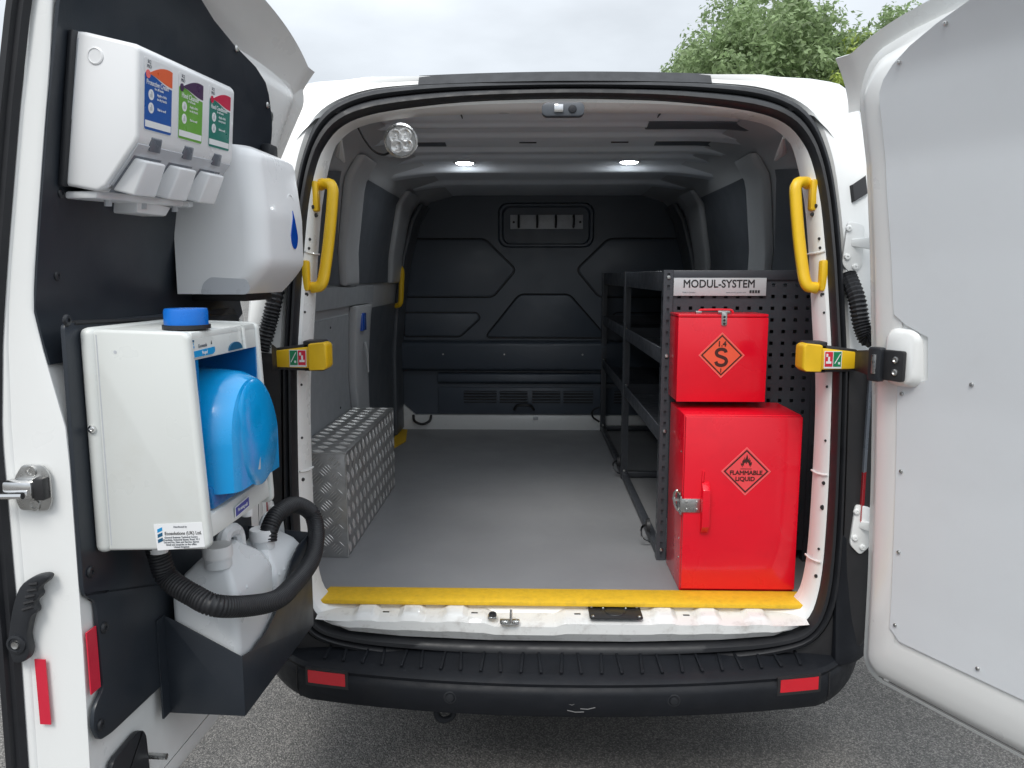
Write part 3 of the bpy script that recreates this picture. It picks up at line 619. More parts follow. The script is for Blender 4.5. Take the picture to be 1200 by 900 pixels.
# lower liner with tabs
def lo(z): return .066
P = [(.84, 1.425), (.845, .985), (.838, .97), (.815, .955), (.812, .795), (.84, .775), (.848, .745), (.835, .712), (.80, .705), (.62, .70), (.60, .69), (.575, .66), (.545, .655), (.53, .68), (.24, .70), (.18, .75), (.18, 1.37), (.22, 1.425)]
P = rnd(P, .010, 3)
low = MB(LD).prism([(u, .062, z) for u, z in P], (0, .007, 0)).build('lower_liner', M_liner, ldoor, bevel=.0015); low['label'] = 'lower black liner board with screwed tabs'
for u, z in ((.835, 1.43), (.825, 1.01), (.83, .738), (.56, .675), (.80, .90)): screw(LD @ Vector((u, .0695, z)), LD.to_3x3() @ Vector((0, 1, 0)), .010, ldoor, M_blk, 'liner_screw', .004)
MB(LD).tube([(.815, .068, 1.425), (.60, .068, 1.418), (.40, .066, 1.415), (.21, .066, 1.41)], .004, 6).build('liner_edge_trim', M_rub, ldoor)
MB(LD).prism([(u, .058, z) for u, z in rnd([(.805, .650), (.715, .658), (.695, .64), (.69, .54), (.805, .54)], .015, 3)], (0, .01, 0)).build('lower_access_panel', M_blk, ldoor, bevel=.002)
MB(LD).tube([(.685, .05, .585), (.685, .10, .585)], .006, 8).build('door_pin', M_steel, ldoor)
# latch on the shut face
Mlf = LD @ frame((DW+.0005, 0, 0), (0, 1, 0), (0, 0, 1))            # local: x = inward, y = up, z = towards the free end
def lf(b, m, nm, par=None, **k): return b.build(nm, m, par or ldoor, **k)
b = MB(Mlf); b.prism([(x, z, 0) for x, z in rnd([(-.018, 1.125), (.03, 1.125), (.037, 1.14), (.037, 1.185), (.028, 1.20), (-.008, 1.20), (-.022, 1.18), (-.026, 1.15)], .006, 3)], (0, 0, .004)); lt = lf(b, M_steel, 'door_latch', bevel=.001)
b = MB(Mlf); b.box((-.030, 1.148, .003), (.020, 1.178, .026)); lf(b, M_chrome, 'latch_claw', ldoor, bevel=.006)
b = MB(Mlf); b.tube([(-.045, 1.155, .030), (.012, 1.158, .034)], .0055, 8); lf(b, M_chrome, 'latch_bolt', ldoor)
b = MB(Mlf); b.box((.018, 1.146, .003), (.036, 1.182, .020)); lf(b, M_ink, 'latch_block', ldoor, bevel=.003)
for x, z in ((.007, 1.190), (.009, 1.134)): MB(Mlf).lathe((x, z, .004), (0, 0, 1), [(.0095, 0), (.009, .003), (.005, .003), (.004, .001)], 14).build('latch_screw', M_steel, ldoor)
# release lever
L = [(.030, 1.018), (.022, 1.022), (.000, 1.016), (-.022, .998), (-.036, .965), (-.046, .925), (-.050, .905), (-.047, .878), (-.040, .868), (-.022, .873), (-.014, .890), (-.016, .915), (-.006, .948), (.004, .958), (.000, .972), (.012, .985), (.010, .997), (.026, 1.010)]
L = [(v.x, v.y) for v in catmull([(x, z, 0) for x, z in L], 3, True)]
b = MB(Mlf); b.prism([(x, z, 0) for x, z in L], (0, 0, .018)); lv = lf(b, M_blk, 'release_lever', bevel=.004)
MB(Mlf).lathe((-.034, .902, .017), (0, 0, 1), [(.016, 0), (.016, .004), (.012, .005), (.011, .003)], 18).build('lever_boss', M_blk, ldoor)
MB(Mlf).lathe((-.034, .902, .0195), (0, 0, 1), [(.007, 0), (.006, .004), (.003, .003)], 12).build('lever_bolt', M_steel, ldoor)
for k in range(5): MB(Mlf).tube([(-.018 + .004*k, .962 + .011*k, .0185), (.000 + .003*k, .968 + .010*k, .0185)], .0025, 6).build('lever_grip_rib', M_ink, ldoor)
# red reflective strips
MB(Mlf).box((-.018, .752, .0005), (.001, .868, .0022)).build('reflective_strip', M_stkr, ldoor, label='red reflective strip on the shut face')
MB(LD).box((.8155, .0640, .80), (.8420, .0662, .91)).build('reflective_strip', M_stkr, ldoor, label='red reflective strip beside the liner')
MB(LD).slab(lambda a, c: (-.006 + .02*a, lw(1.1+.25*c) + .03, 1.1 + .25*c), 2, 2, (0, -.02, 0)).build('hinge_cover', M_ink, ldoor)
# ---- black bracket on the hinge side of the liner
MB(LD).box((.085, lsurf(1.79)+.004+ldw(.1, 1.79), 1.765), (.135, lsurf(1.79)+.03+ldw(.1, 1.79), 1.815)).build('window_catch', M_blk, ldoor, bevel=.006)
# outer lip over the roof edge
def top_lip(M, wf, W, par, dw=nodw, u0=-.022):
    def fn(a, c):
        u = u0 + (W+.012)*a**1.6
        zb = 1.90 + crown(u)*.6; zt = 2.022 + crown(u)
        wb = wf(1.90) + dw(u, 1.90)
        return (u, wb - .003 + (.198 - wb)*(c**1.7), zb + (zt-zb)*c)
    return MB(M).slab(fn, 36, 8, (0, -.006, .003)).build('top_lip', M_white, par, angle=60)
top_lip(LD, lw, DW, ldoor, ldw, -.05)

# ---- right door
RW = .86
rdoor = door_skin('rear_door', RD, rw, rT, RW, .41, 1.985, [.06, .05, .06, .08], [(0, 0), (.0, .16), (.010, .26), (.018, .30), (.026, .46), (.034, .62), (.046, .72), (.068, .80), (.088, .86), (.104, .885), (.125, .89)], 1.0, 1.15)
rdoor['label'] = 'right rear door lined with a plain grey board'
def rsurf(z): return rw(z) + rT(z)
rows = []
for k in range(61):
    z = .575 + 1.515*k/60
    l = .112
    if z < .60: l = .112 + .03*(.60-z)/.025
    if 1.235 < z < 1.385: l = .112 + .082*min(1, max(0, min((z-1.235)/.022, (1.385-z)/.022)))**.5
    if z > 1.40: l = .105 - .012*min(1, (z-1.40)/.3)
    if z > 1.90: l = .093 + .50*((z-1.90)/.19)**2.2
    rows.append((z, l, RW-.06))
rl = plate('door_liner', rows, .0015, .004, M_liner2, rdoor, RD, lambda z: rsurf(z)-.004)
for u, z in ((.125, 1.215), (.127, 1.02), (.128, .81), (.128, .615), (.345, .60), (.60, .60), (.155, 1.965), (.275, 2.01), (.30, 1.26)): screw(RD @ Vector((u, rsurf(z)-.002, z)), RD.to_3x3() @ Vector((0, 1, 0)), .0052, rdoor, M_steel, 'liner_screw', .0035)
# bottom shut-face rails below the liner
MB(RD).tube([(.06, .022, .432), (.30, .020, .428), (.80, .020, .428)], .0012, 6).build('bottom_seam', M_scuff, rdoor)
MB(RD).tube([(.10, .060, .452), (.30, .058, .449), (.80, .058, .449)], .0013, 6).build('bottom_seam', M_scuff, rdoor)
MB(RD).lathe((.085, .022, .438), (0, 1, 0), [(.009, 0), (.008, .004), (.004, .004)], 10).build('bottom_plug', M_white, rdoor)
# strap pad and bracket
b = MB(RD); P0 = rrect(.07, .185, 1.225, 1.385, .035, 5); P1 = rrect(.085, .175, 1.238, 1.372, .03, 5); P2 = rrect(.095, .165, 1.248, 1.362, .022, 5)
b.loft([[Vector((u, rsurf(z)-.03, z)) for u, z in P0], [Vector((u, rsurf(1.3)+.006, z)) for u, z in P1], [Vector((u, rsurf(1.3)+.012, z)) for u, z in P2]], cap1=True); b.build('strap_pad', M_white, rdoor, angle=60)
wp = rsurf(1.3)+.013
sb = MB(RD).prism([(u, wp, z) for u, z in rrect(.095, .150, 1.248, 1.322, .006, 3)], (0, .012, 0)).build('strap_bracket', M_ink, rdoor, bevel=.002)
for z in (1.270, 1.300): MB(RD).lathe((.130, wp+.012, z), (0, 1, 0), [(.008, 0), (.008, .003), (.005, .004), (.003, .002)], 12).build('bracket_screw', M_steel, rdoor)
MB(RD).prism([(u, wp+.004, z) for u, z in rrect(.062, .098, 1.243, 1.327, .006, 3)], (0, .022, 0)).build('strap_buckle', M_blk, rdoor, bevel=.004)
MB(RD).box((.076, wp+.024, 1.262), (.088, wp+.030, 1.310)).build('buckle_bar', M_steel, rdoor, bevel=.002)
b = MB(); p0 = RD @ Vector((.07, wp+.010, 1.285)); b.prism([(.77, -.032, 1.252), (p0.x, p0.y, 1.252), (p0.x, p0.y, 1.318), (.77, -.032, 1.303)], (0, .012, 0)); b.build('strap_link', M_ink, rdoor, bevel=.003)
b = MB(); p0 = LD @ Vector((.03, .08, 1.285)); b.prism([(-.77, -.032, 1.252), (p0.x, p0.y, 1.250), (p0.x, p0.y, 1.320), (-.77, -.032, 1.303)], (0, .012, 0)); b.build('strap_link', M_ink, ldoor, bevel=.003)
top_lip(RD, rw, RW, rdoor, nodw, -.045)

# ================================================================== THINGS ON THE LEFT DOOR
U = LD.to_3x3()
def LP(u, w, z): return LD @ Vector((u, w, z))
def door_thing(name, label, cat, u, w, z, group=None): return thing(name, label, cat, LP(u, w, z), group)
def side_text(name, s, size, u, w, z, m, par, **k): return text(name, s, size, LD @ frame((u, w, z), (0, 1, 0), (0, 0, 1)), m, par, **k)      # on a face towards the free end
def face_text(name, s, size, u, w, z, m, par, **k): return text(name, s, size, LD @ frame((u, w, z), (-1, 0, 0), (0, 0, 1)), m, par, **k)     # on a face towards the van's middle

# ---- triple soap dispenser
sd_ = door_thing('soap_dispenser', 'white triple soap dispenser with blue, green and teal labels high on the left door', 'soap dispenser', .65, lsurf(1.75), 1.62)
S0, S1 = .462, .805
LD0 = LD
LD = LD @ Matrix.Translation((.805, 0, 1.75)) @ Matrix.Rotation(radians(2.2), 4, 'Y') @ Matrix.Translation((-.805, 0, -1.75))
sp = [(.044, 1.655), (.090, 1.874), (.118, 1.871), (.196, 1.852), (.203, 1.845), (.1895, 1.716), (.184, 1.706), (.1295, 1.640), (.114, 1.632), (.046, 1.645)]
MB(LD).prism([(S0, w_, z) for w_, z in sp], (S1-S0, 0, 0)).build('housing', M_wplast, sd_, bevel=.006, segs=3)
MB(LD).prism([(S0+.02, lsurf(z)+.004, z) for z in (1.64, 1.872)] + [(S0+.02, lsurf(z)+.014, z) for z in (1.872, 1.64)], (S1-S0-.010, 0, 0)).build('mounting_board', M_blk, sd_, bevel=.003)
MB(LD).prism([(S1-.002, w_, z) for w_, z in ((.062, 1.657), (.105, 1.862), (.108, 1.861), (.066, 1.655))], (.0028, 0, 0)).build('case_seam', M_wplast2, sd_)
MB(LD).lathe((S1-.002, .132, 1.835), (1, 0, 0), [(.013, 0), (.013, .0032), (.011, .004), (.0105, .0028), (.0, .0028)], 22).build('lock_button', M_wplast, sd_)
# the front leans inwards towards the bottom: everything on it follows
LD = LD @ Matrix(((1, 0, 0, 0), (0, 1, .105, -.105*1.845), (0, 0, 1, 0), (0, 0, 0, 1)))
# sloping push-bar shelf
sl = Vector((0, .150-.198, 1.640-1.706)).normalized()          # runs down the chamfer
def chP(u, t, h): # point on the chamfer: t metres down it, h proud
    nn = Vector((0, .80, -.60)); p = Vector((u, .200, 1.708)) + Vector((0, sl.y, sl.z))*t + Vector((0, .806, -.586))*h; return p
MB(LD).loft([[chP(u, t, h) for t, h in ((.002, .0), (.002, .003), (.080, .003), (.080, 0))] for u in (S0+.006, S1-.006)], True, True).build('pump_panel', M_wplast2, sd_, bevel=.001)
labs = [(.791, .706, M_lblue, M_lorange, 'Protective Cream', M_label), (.684, .597, M_lgreen, M_lpurple, 'Hand Cleanser', M_label), (.572, .484, M_ldgreen, M_lcrim, 'Hand Conditioner', M_label)]
for (u0, u1, base, sw, wd, wm) in labs:
    W = u0-u1; uc = (u0+u1)/2; wf_ = .2032
    lb = MB(LD).prism([(u, wf_, z) for u, z in rrect(u1, u0, 1.728, 1.836, .004, 3)], (0, .0008, 0)).build('product_label', M_label, sd_)
    MB(LD).prism([(u, wf_+.0006, z) for u, z in rrect(u1+.001, u0-.001, 1.729, 1.814, .004, 3)], (0, .0006, 0)).build('label_field', base, lb)
    def sw_pts(g):
        P = [0]
        for k in range(9):
            t = k/8; P.append((u0-.010 - (W-.011)*t, 1.8135 + (.0165+g)*sin(t*pi*.62)))
        for k in range(9):
            t = 1-k/8; P.append((u0-.010 - (W-.011)*t, 1.8135 - (.0095+g)*sin(t*pi*.5)**2))
        return P[1:]
    MB(LD).prism([(u, wf_+.0012, z) for u, z in sw_pts(.003)], (0, .0003, 0)).build('label_swoosh_edge', M_label, lb)
    MB(LD).prism([(u, wf_+.0015, z) for u, z in sw_pts(0)], (0, .0004, 0)).build('label_swoosh', sw, lb)
    MB(LD).cyl((u0-.010, wf_+.0013, 1.8125), (0, 1, 0), .0065, .0005, 14).build('label_dot', sw if sw is not M_lorange else M_pinkline, lb)
    for z in (1.783, 1.763):
        MB(LD).cyl((u0-.020, wf_+.0010, z), (0, 1, 0), .0082, .0005, 18).build('label_roundel', M_label, lb)
        b = MB(LD); b.box((u0-.0235, wf_+.0014, z-.004), (u0-.0165, wf_+.0018, z+.001)); b.box((u0-.0225, wf_+.0014, z+.001), (u0-.019, wf_+.0018, z+.005)); b.build('label_symbol', M_wplast2, lb)
    MB(LD).box((u1+.003, wf_+.0011, 1.733), (u0-.003, wf_+.0016, 1.743)).build('label_strip', M_label, lb)
    face_text('label_title', wd, .0112 if len(wd) > 14 else .0122, uc+.003, wf_+.0014, 1.8005, wm, lb, sx=.84)
    face_text('label_line', 'for all hands', .0055, uc-.001, wf_+.0014, 1.7935, wm, lb)
    for i, (z, tx) in enumerate(((1.7855, 'Apply a little'), (1.779, 'to dry hands'), (1.7635, 'Rub in well'))): face_text('label_line', tx, .0058, uc-.010, wf_+.0014, z, wm, lb)
    face_text('label_logo', 'SCJ\nPRO', .0070, u0-.014, wf_+.0010, 1.8275, M_grey, lb)
    # sight window and push bar
    b = MB(LD); b.prism([(uc+.018, .2005, 1.722), (uc-.016, .2005, 1.722), (uc-.016, .2045, 1.718), (uc+.018, .2045, 1.718)], (0, -.004, -.022)); b.build('sight_window', M_grey, sd_, bevel=.003)
    pu = MB(LD)
    q0 = [chP(uc+.040, .026, .002), chP(uc-.034, .026, .002), chP(uc-.034, .088, .002), chP(uc+.040, .088, .002)]
    q1 = [chP(uc+.030, .020, .020), chP(uc-.030, .020, .020), chP(uc-.032, .075, .036), chP(uc+.034, .075, .036)]
    pu.loft([q0, q1], True, True); pu.build('push_bar', M_wplast, sd_, bevel=.004, segs=3)
    MB(LD).loft([[chP(uc+a*.044, t, .0032) for a, t in ((1, .022), (-.9, .022), (-.9, .092), (1, .092))], [chP(uc+a*.042, t, .0042) for a, t in ((1, .024), (-.9, .024), (-.9, .090), (1, .090))]], False, True).build('push_bar_gap', M_grey, sd_)
    MB(LD).cyl((uc, .120, 1.612), (0, 0, 1), .006, .025, 8).build('nozzle', M_wplast2, sd_)
MB(LD).box((S0+.01, .075, 1.622), (S1-.01, .130, 1.634)).build('drip_tray', M_wplast, sd_, bevel=.004)
MB(LD).prism([(u, .070, z) for u, z in ((.66, 1.605), (.56, 1.602), (.54, 1.62), (.66, 1.63))], (0, .05, 0)).build('lower_bracket', M_wplast, sd_, bevel=.004)

LD = LD0
# ---- paper towel dispenser
td = door_thing('towel_dispenser', 'white rounded paper towel dispenser with a blue drop badge', 'towel dispenser', .30, lsurf(1.6), 1.46)
T0, T1, TZ0, TZ1 = .178, .435, 1.462, 1.765
def tprof(z):  # depth of the cover at height z
    t = (z-TZ0)/(TZ1-TZ0)
    return .235 - .055*max(0, (.22-t)/.22)**1.3 - .016*max(0, (t-.55)/.45) - .02*max(0, (t-.93)/.07)**2
loops = []
for k in range(25):
    z = TZ0 + (TZ1-TZ0)*k/24; D = tprof(z); rr = .045; bw = max(.045, lsurf(z)+.004) + .0
    inset = .006*max(0, (k-22)/2)
    P = [(T1-inset, bw)] + [(T1-inset, bw + (D-rr-bw)*j/4) for j in range(1, 5)] + [(T1-inset-rr*(1-cos(j*pi/12)), D-rr+rr*sin(j*pi/12)) for j in range(1, 7)]
    P += [(T0+.028-.028*sin(j*pi/12), D-.028+.028*cos(j*pi/12)) for j in range(0, 7)] + [(T0, bw + (D-.028-bw)*(1-j/3)) for j in range(1, 4)]
    loops.append([Vector((u, w_, z)) for u, w_ in P])
MB(LD).loft(loops, True, True).build('cover', M_wplast, td, angle=40)
b = MB(LD); b.prism([(T1-.0004, w_, z) for w_, z in rnd([(.095, 1.4615), (.102, 1.485), (.118, 1.497), (.195, 1.493), (.203, 1.475), (.195, 1.4615)], .007, 4)], (.0014, 0, 0)); b.build('outlet', M_wplast2, td)
dp = []
for k in range(28):
    a = 2*pi*k/28; x = .021*sin(a)*(1 if cos(a) < 0 else (1-cos(a))**.9); z = .030*cos(a) if cos(a) < 0 else .055*cos(a)
    dp.append((.258 + x, 1.590 + z))
MB(LD).prism([(u, tprof(z)-.0005, z) for u, z in dp], (0, .0022, 0)).build('drop_badge', M_drop, td)
MB(LD).tube([(.258 + .025*cos(a), tprof(1.672)-.0015, 1.655 + .025*sin(a)) for a in [pi*.05 + pi*.9*k/14 for k in range(15)]], .0022, 6).build('lock_ring', M_wplast, td)
MB(LD).box((T0+.01, lsurf(1.45)+.002, 1.444), (T1-.10, .15, 1.460)).build('back_bracket', M_ink, td, bevel=.002)

# ---- hand wash unit
hw = door_thing('handwash_unit', 'cream boxy hand wash unit with blue bowl and black waste hose', 'hand wash unit', .66, .07, 1.035)
H0, H1 = .515, .805
hp = [(.072, 1.038), (.070, 1.39), (.080, 1.408), (.10, 1.414), (.243, 1.410), (.252, 1.402), (.268, 1.070), (.268, 1.052), (.26, 1.046)]
MB(LD).prism([(H1-.020, w_, z) for w_, z in hp], (.020, 0, 0)).build('side_cover', M_cream, hw, bevel=.007, segs=3)
MB(LD).prism([(H0, w_, z) for w_, z in hp], (.018, 0, 0)).build('side_cover', M_cream, hw, bevel=.006, segs=3)
MB(LD).box((H0, .069, 1.036), (H1+.006, .096, 1.4165)).build('back_case', M_cream, hw, bevel=.012, segs=3)
MB(LD).prism([(H0+.018, w_, z) for w_, z in ((.08, 1.413), (.248, 1.408), (.249, 1.396), (.08, 1.396))], (H1-H0-.038, 0, 0)).build('top_cover', M_cream, hw, bevel=.002)
MB(LD).prism([(H0+.018, w_, z) for w_, z in ((.248, 1.406), (.2505, 1.362), (.225, 1.362), (.225, 1.406))], (H1-H0-.038, 0, 0)).build('front_header', M_cream, hw, bevel=.002)
MB(LD).prism([(H0+.018, w_, z) for w_, z in ((.09, 1.362), (.13, 1.100), (.115, 1.095), (.075, 1.362))], (H1-H0-.038, 0, 0)).build('splash_back', M_bluedk, hw)
MB(LD).box((H1-.034, .10, 1.10), (H1-.0205, .250, 1.362)).build('bowl_cheek', M_bluedk, hw)
MB(LD).box((H0+.0185, .10, 1.10), (H0+.024, .250, 1.362)).build('bowl_cheek', M_bluedk, hw)
MB(LD).prism([(H0+.018, w_, z) for w_, z in ((.10, 1.12), (.262, 1.10), (.266, 1.060), (.10, 1.045))], (H1-H0-.038, 0, 0)).build('front_lip', M_cream, hw, bevel=.005)
MB(LD).prism([(H0+.026, w_, z) for w_, z in ((.12, 1.16), (.258, 1.142), (.2615, 1.104), (.12, 1.115))], (H1-H0-.062, 0, 0)).build('bowl_base', M_bluedk, hw, bevel=.004)
# blue hood: an arched shell with a rounded face and a flat sloping brow
loops = []
uc, hw_ = .645, .118
for (wd, k) in ((.14, 1.0), (.225, .99), (.262, .95), (.283, .86), (.291, .72)):
    P = []
    for j in range(25):
        a = pi*j/24; P.append((uc + hw_*k*cos(a), wd + (.012 if j in (0, 24) else 0) * 0, 1.205 + .128*k*sin(a)))
    P = [(uc + hw_*k, wd + .006, 1.128)] + [(p[0], p[1] + .010*(1.33-p[2])/.2, p[2]) for p in P] + [(uc - hw_*k, wd + .006, 1.128)]
    loops.append([Vector(p) for p in P])
MB(LD).loft(loops, False, True).build('bowl_hood', M_blue, hw, angle=28)
P = [(uc + .088*cos(a), 1.215 + .098*sin(a)) for a in [2*pi*k/32 for k in range(32)]]
b = MB(LD); b.loft([[Vector((u, .302 - (z-1.215)*.05 - .010, z)) for u, z in P], [Vector((uc + (u-uc)*.9, .302 - (z-1.215)*.05 - .004, 1.215 + (z-1.215)*.9)) for u, z in P], [Vector((uc + (u-uc)*.2, .300 - (z-1.215)*.05, 1.215 + (z-1.215)*.2)) for u, z in P]], False, True); b.build('hood_face', M_blue, hw, angle=60)
MB(LD).prism([(uc+.045, .300, 1.155), (uc+.020, .302, 1.150), (uc+.018, .302, 1.172), (uc+.035, .300, 1.180)], (0, .0015, 0)).build('worn_sticker', M_wplast2, hw)
cp = MB(LD)
c0 = Vector((.735, .215, 1.418)); n = 28
cp.loft([[c0 + Vector((.036*cos(2*pi*j/n)*r*(1 - (.03 if j % 2 else 0)), .036*sin(2*pi*j/n)*r*(1 - (.03 if j % 2 else 0)), h)) for j in range(n)] for r, h in ((1, 0), (1, .022), (.96, .027), (.5, .027))], True, True); cp.build('filler_cap', M_cap, hw, angle=50)
MB(LD).prism([(c0.x + .039*cos(a), c0.y + .039*sin(a), 1.411) for a in [2*pi*k/20 for k in range(20)]], (0, 0, .007)).build('filler_collar', M_blk, hw)
screw(LP(H1+.006, .083, 1.25), U @ Vector((1, 0, 0)), .007, hw, M_chrome, 'case_screw', .005)
MB(LD).box((H1-.0005, .0965, 1.05), (H1+.0004, .0985, 1.405)).build('case_seam', M_wplast2, hw)
MB(LD).cyl((H1-.0003, .128, 1.377), (1, 0, 0), .003, .0006, 8).build('case_mark', M_wplast2, hw)
# maker's label on the near side
lb = MB(LD).prism([(H1-.0002, w_, z) for w_, z in ((.174, 1.088), (.258, 1.094), (.261, 1.052), (.178, 1.043))], (.0008, 0, 0)).build('maker_label', M_label, hw)
for k in range(3): MB(LD).prism([(H1+.0006, w_, z) for w_, z in ((.180, 1.080-.009*k), (.1885, 1.084-.009*k), (.1885, 1.078-.009*k), (.180, 1.074-.009*k))], (.0005, 0, 0)).build('label_logo_bar', M_teal if k else M_cyan, lb)
Mrot = lambda w_, z: LD @ frame((H1+.0010, w_, z), (0, 1, .055), (0, -.055, 1))
text('label_title', 'Ecosolutions (UK) Ltd.', .0082, Mrot(.2245, 1.0745), M_ink, lb, sx=.85)
text('label_line', 'Distributed by', .004, Mrot(.220, 1.0855), M_grey, lb)
for k, tx in enumerate(('General Business Technical Centre', 'Woodside, Industrial Estate, Road, W.1', 'Tel and Fax, Sales and Service, Spares', 'Email and enquiries to the office', 'United Kingdom')): text('label_line', tx, .0045, Mrot(.2205, 1.0675 - .0042*k), M_grey, lb, sx=.9)
fl = MB(LD).prism([(u, .2505 + (1.385-z)*.05, z) for u, z in rnd([(.800, 1.397), (.715, 1.397), (.711, 1.372), (.722, 1.366), (.798, 1.366)], .004, 3)], (0, .0010, 0)).build('front_label', M_cream, hw)
MB(LD).prism([(u, .2512 + (1.385-z)*.05, z) for u, z in rnd([(.798, 1.377), (.713, 1.379), (.713, 1.371), (.722, 1.367), (.796, 1.367)], .003, 3)], (0, .0008, 0)).build('label_band', M_cyan, fl)
for k, (du, z) in enumerate(((.0, 1.394), (.002, 1.389), (.0, 1.384))): MB(LD).box((.786+du, .2512, z-.0018), (.792+du, .2524, z+.0018)).build('label_logo_bar', M_cyan if k else M_teal, fl)
face_text('label_title', 'Ecowash', .0085, .757, .2524, 1.3845, M_grey, fl); face_text('label_line', 'Royal', .0085, .752, .2530, 1.3725, M_label, fl)
b = MB(LD); b.prism([(.7245, .2516, 1.390), (.7225, .2516, 1.384), (.7265, .2516, 1.384)], (0, .0006, 0)); b.build('label_drop', M_ink, fl)
MB(LD).prism([(u, .2506, z) for u, z in [(.63 + .028*cos(pi*k/10), 1.366 + .014*sin(pi*k/10)) for k in range(11)]], (0, .0022, 0)).build('spout_cover', M_teal, hw)
MB(LD).tube([(.592, .2500, 1.405), (.592, .2525, 1.364)], .0035, 6).build('header_rib', M_cream, hw)
fs = MB(LD).prism([(u, .2668, z) for u, z in ((.700, 1.088), (.640, 1.092), (.640, 1.072), (.700, 1.068))], (0, .001, 0)).build('lip_label', M_label, hw)
MB(LD).prism([(u, .2674, z) for u, z in ((.698, 1.086), (.642, 1.090), (.642, 1.074), (.698, 1.070))], (0, .001, 0)).build('lip_label_field', M_lindigo, fs)
face_text('label_line', 'No mixing cold', .0088, .670, .2687, 1.080, M_label, fs, sx=.75)
# ribbed waste hose looping from under the unit into the far canister
hp_ = [(.70, .11, 1.04), (.69, .115, .985), (.685, .125, .945), (.695, .175, .918), (.69, .228, .895), (.545, .262, .842), (.433, .266, .831), (.30, .262, .838), (.21, .245, .872), (.175, .222, .912), (.225, .200, .948), (.30, .185, .948), (.338, .180, .925), (.345, .178, .900)]
pts = catmull([LP(*p) for p in hp_], 20)
rad = [.0205 if (i % 4) < 2 else .0182 for i in range(len(pts))]
# even spacing so that the corrugation is regular
acc = [0]
for i in range(1, len(pts)): acc.append(acc[-1] + (pts[i]-pts[i-1]).length)
NS = int(acc[-1]/.0021); ev = []
j = 0
for i in range(NS+1):
    s_ = acc[-1]*i/NS
    while j < len(acc)-2 and acc[j+1] < s_: j += 1
    t = (s_-acc[j])/max(1e-9, acc[j+1]-acc[j]); ev.append(pts[j].lerp(pts[j+1], t))
hose = MB(); hose.tube(ev, .02, 14, radii=[.0208 if (i % 3) else .0180 for i in range(len(ev))]); hose.build('waste_hose', M_rub, hw, angle=70)
MB(LD).cyl((.70, .12, 1.00), (0, 0, 1), .016, .04, 14).build('waste_outlet', M_wplast, hw)
MB(LD).cyl((.43, .17, .985), (0, 0, 1), .012, .06, 12).build('pump_pipe', M_wplast, hw)

# ---- black canister holder
ch = door_thing('canister_holder', 'black folded sheet holder carrying two translucent canisters low on the left door', 'holder', .40, .07, .632)
topf = [(.612, .758), (.57, .748), (.50, .752), (.45, .765), (.41, .785), (.37, .818), (.335, .85), (.29, .868), (.205, .872)]
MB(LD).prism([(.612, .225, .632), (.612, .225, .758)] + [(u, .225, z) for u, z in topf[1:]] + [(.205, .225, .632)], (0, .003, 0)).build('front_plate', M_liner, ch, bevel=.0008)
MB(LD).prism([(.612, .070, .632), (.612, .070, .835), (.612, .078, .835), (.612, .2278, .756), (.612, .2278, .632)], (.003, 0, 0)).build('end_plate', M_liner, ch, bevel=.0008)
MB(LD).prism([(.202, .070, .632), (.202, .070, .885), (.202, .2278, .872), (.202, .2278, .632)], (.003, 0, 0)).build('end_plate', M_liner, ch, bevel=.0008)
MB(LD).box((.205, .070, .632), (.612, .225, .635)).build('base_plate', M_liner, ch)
MB(LD).box((.612, .0695, .634), (.640, .0735, .838)).build('fixing_flange', M_liner, ch)
# ---- canisters
def can(u0, u1, z1, label, capu):
    c = door_thing('canister', label, 'canister', (u0+u1)/2, .15, .636)
    w0, w1 = .082, .218; loops = []
    for (z, ins, sl) in ((.638, .012, 0), (.646, .002, 0), (.70, .0, 0), (.80, 0, 0), (z1-.075, 0, 0), (z1-.060, .004, 0), (z1-.035, .018, .0), (z1-.008, .045, 0), (z1, .055, 0)):
        kx = min(ins, (u1-u0)/2-.01); kw = min(ins, .05)
        P = rrect(u0+kx, u1-kx, w0+kw, w1-kw, .016, 4); loops.append([Vector((u, w_, z)) for u, w_ in P])
    MB(LD).loft(loops, True, True).build('body', M_hdpe, c, angle=45)
    nk = MB(LD).lathe((capu, .165, z1-.022), (0, 0, 1), [(.027, 0), (.026, .02), (.023, .022), (.023, .03)], 20).build('neck', M_hdpe, c)
    cpx = MB(LD); n = 36
    cpx.loft([[Vector((capu + r*.029*cos(2*pi*j/n)*(1 - (.04 if j % 2 else 0)), .165 + r*.029*sin(2*pi*j/n)*(1-(.04 if j % 2 else 0)), z1 + h)) for j in range(n)] for r, h in ((1, -.002), (1, .018), (.95, .022), (.6, .022))], True, True); cpx.build('screw_cap', M_wplast, c, angle=50)
    MB(LD).tube(catmull([(capu-.045, .150, z1-.03), (capu-.052, .150, z1+.005), (capu-.075, .150, z1+.022), (capu-.120, .150, z1+.010), (capu-.135, .150, z1-.035), (capu-.14, .150, z1-.07)], 5), .015, 10).build('grip', M_hdpe, c)
    for k in range(2): MB(LD).tube([(u1-.02-.03*k, w1-.002-.03*0, z1-.072), (u1-.045-.03*k, w1-.030, z1-.028)], .004, 6).build('moulded_rib', M_hdpe, c)
    return c
can(.415, .605, .945, 'translucent white canister tucked directly under the hand wash unit, in front in the black holder', .565)
can(.212, .405, .905, 'translucent white canister with the black hose entering its neck, behind in the black holder', .345)
MB(LD).cyl((.365, .150, .90), (0, 0, 1), .011, .03, 10)

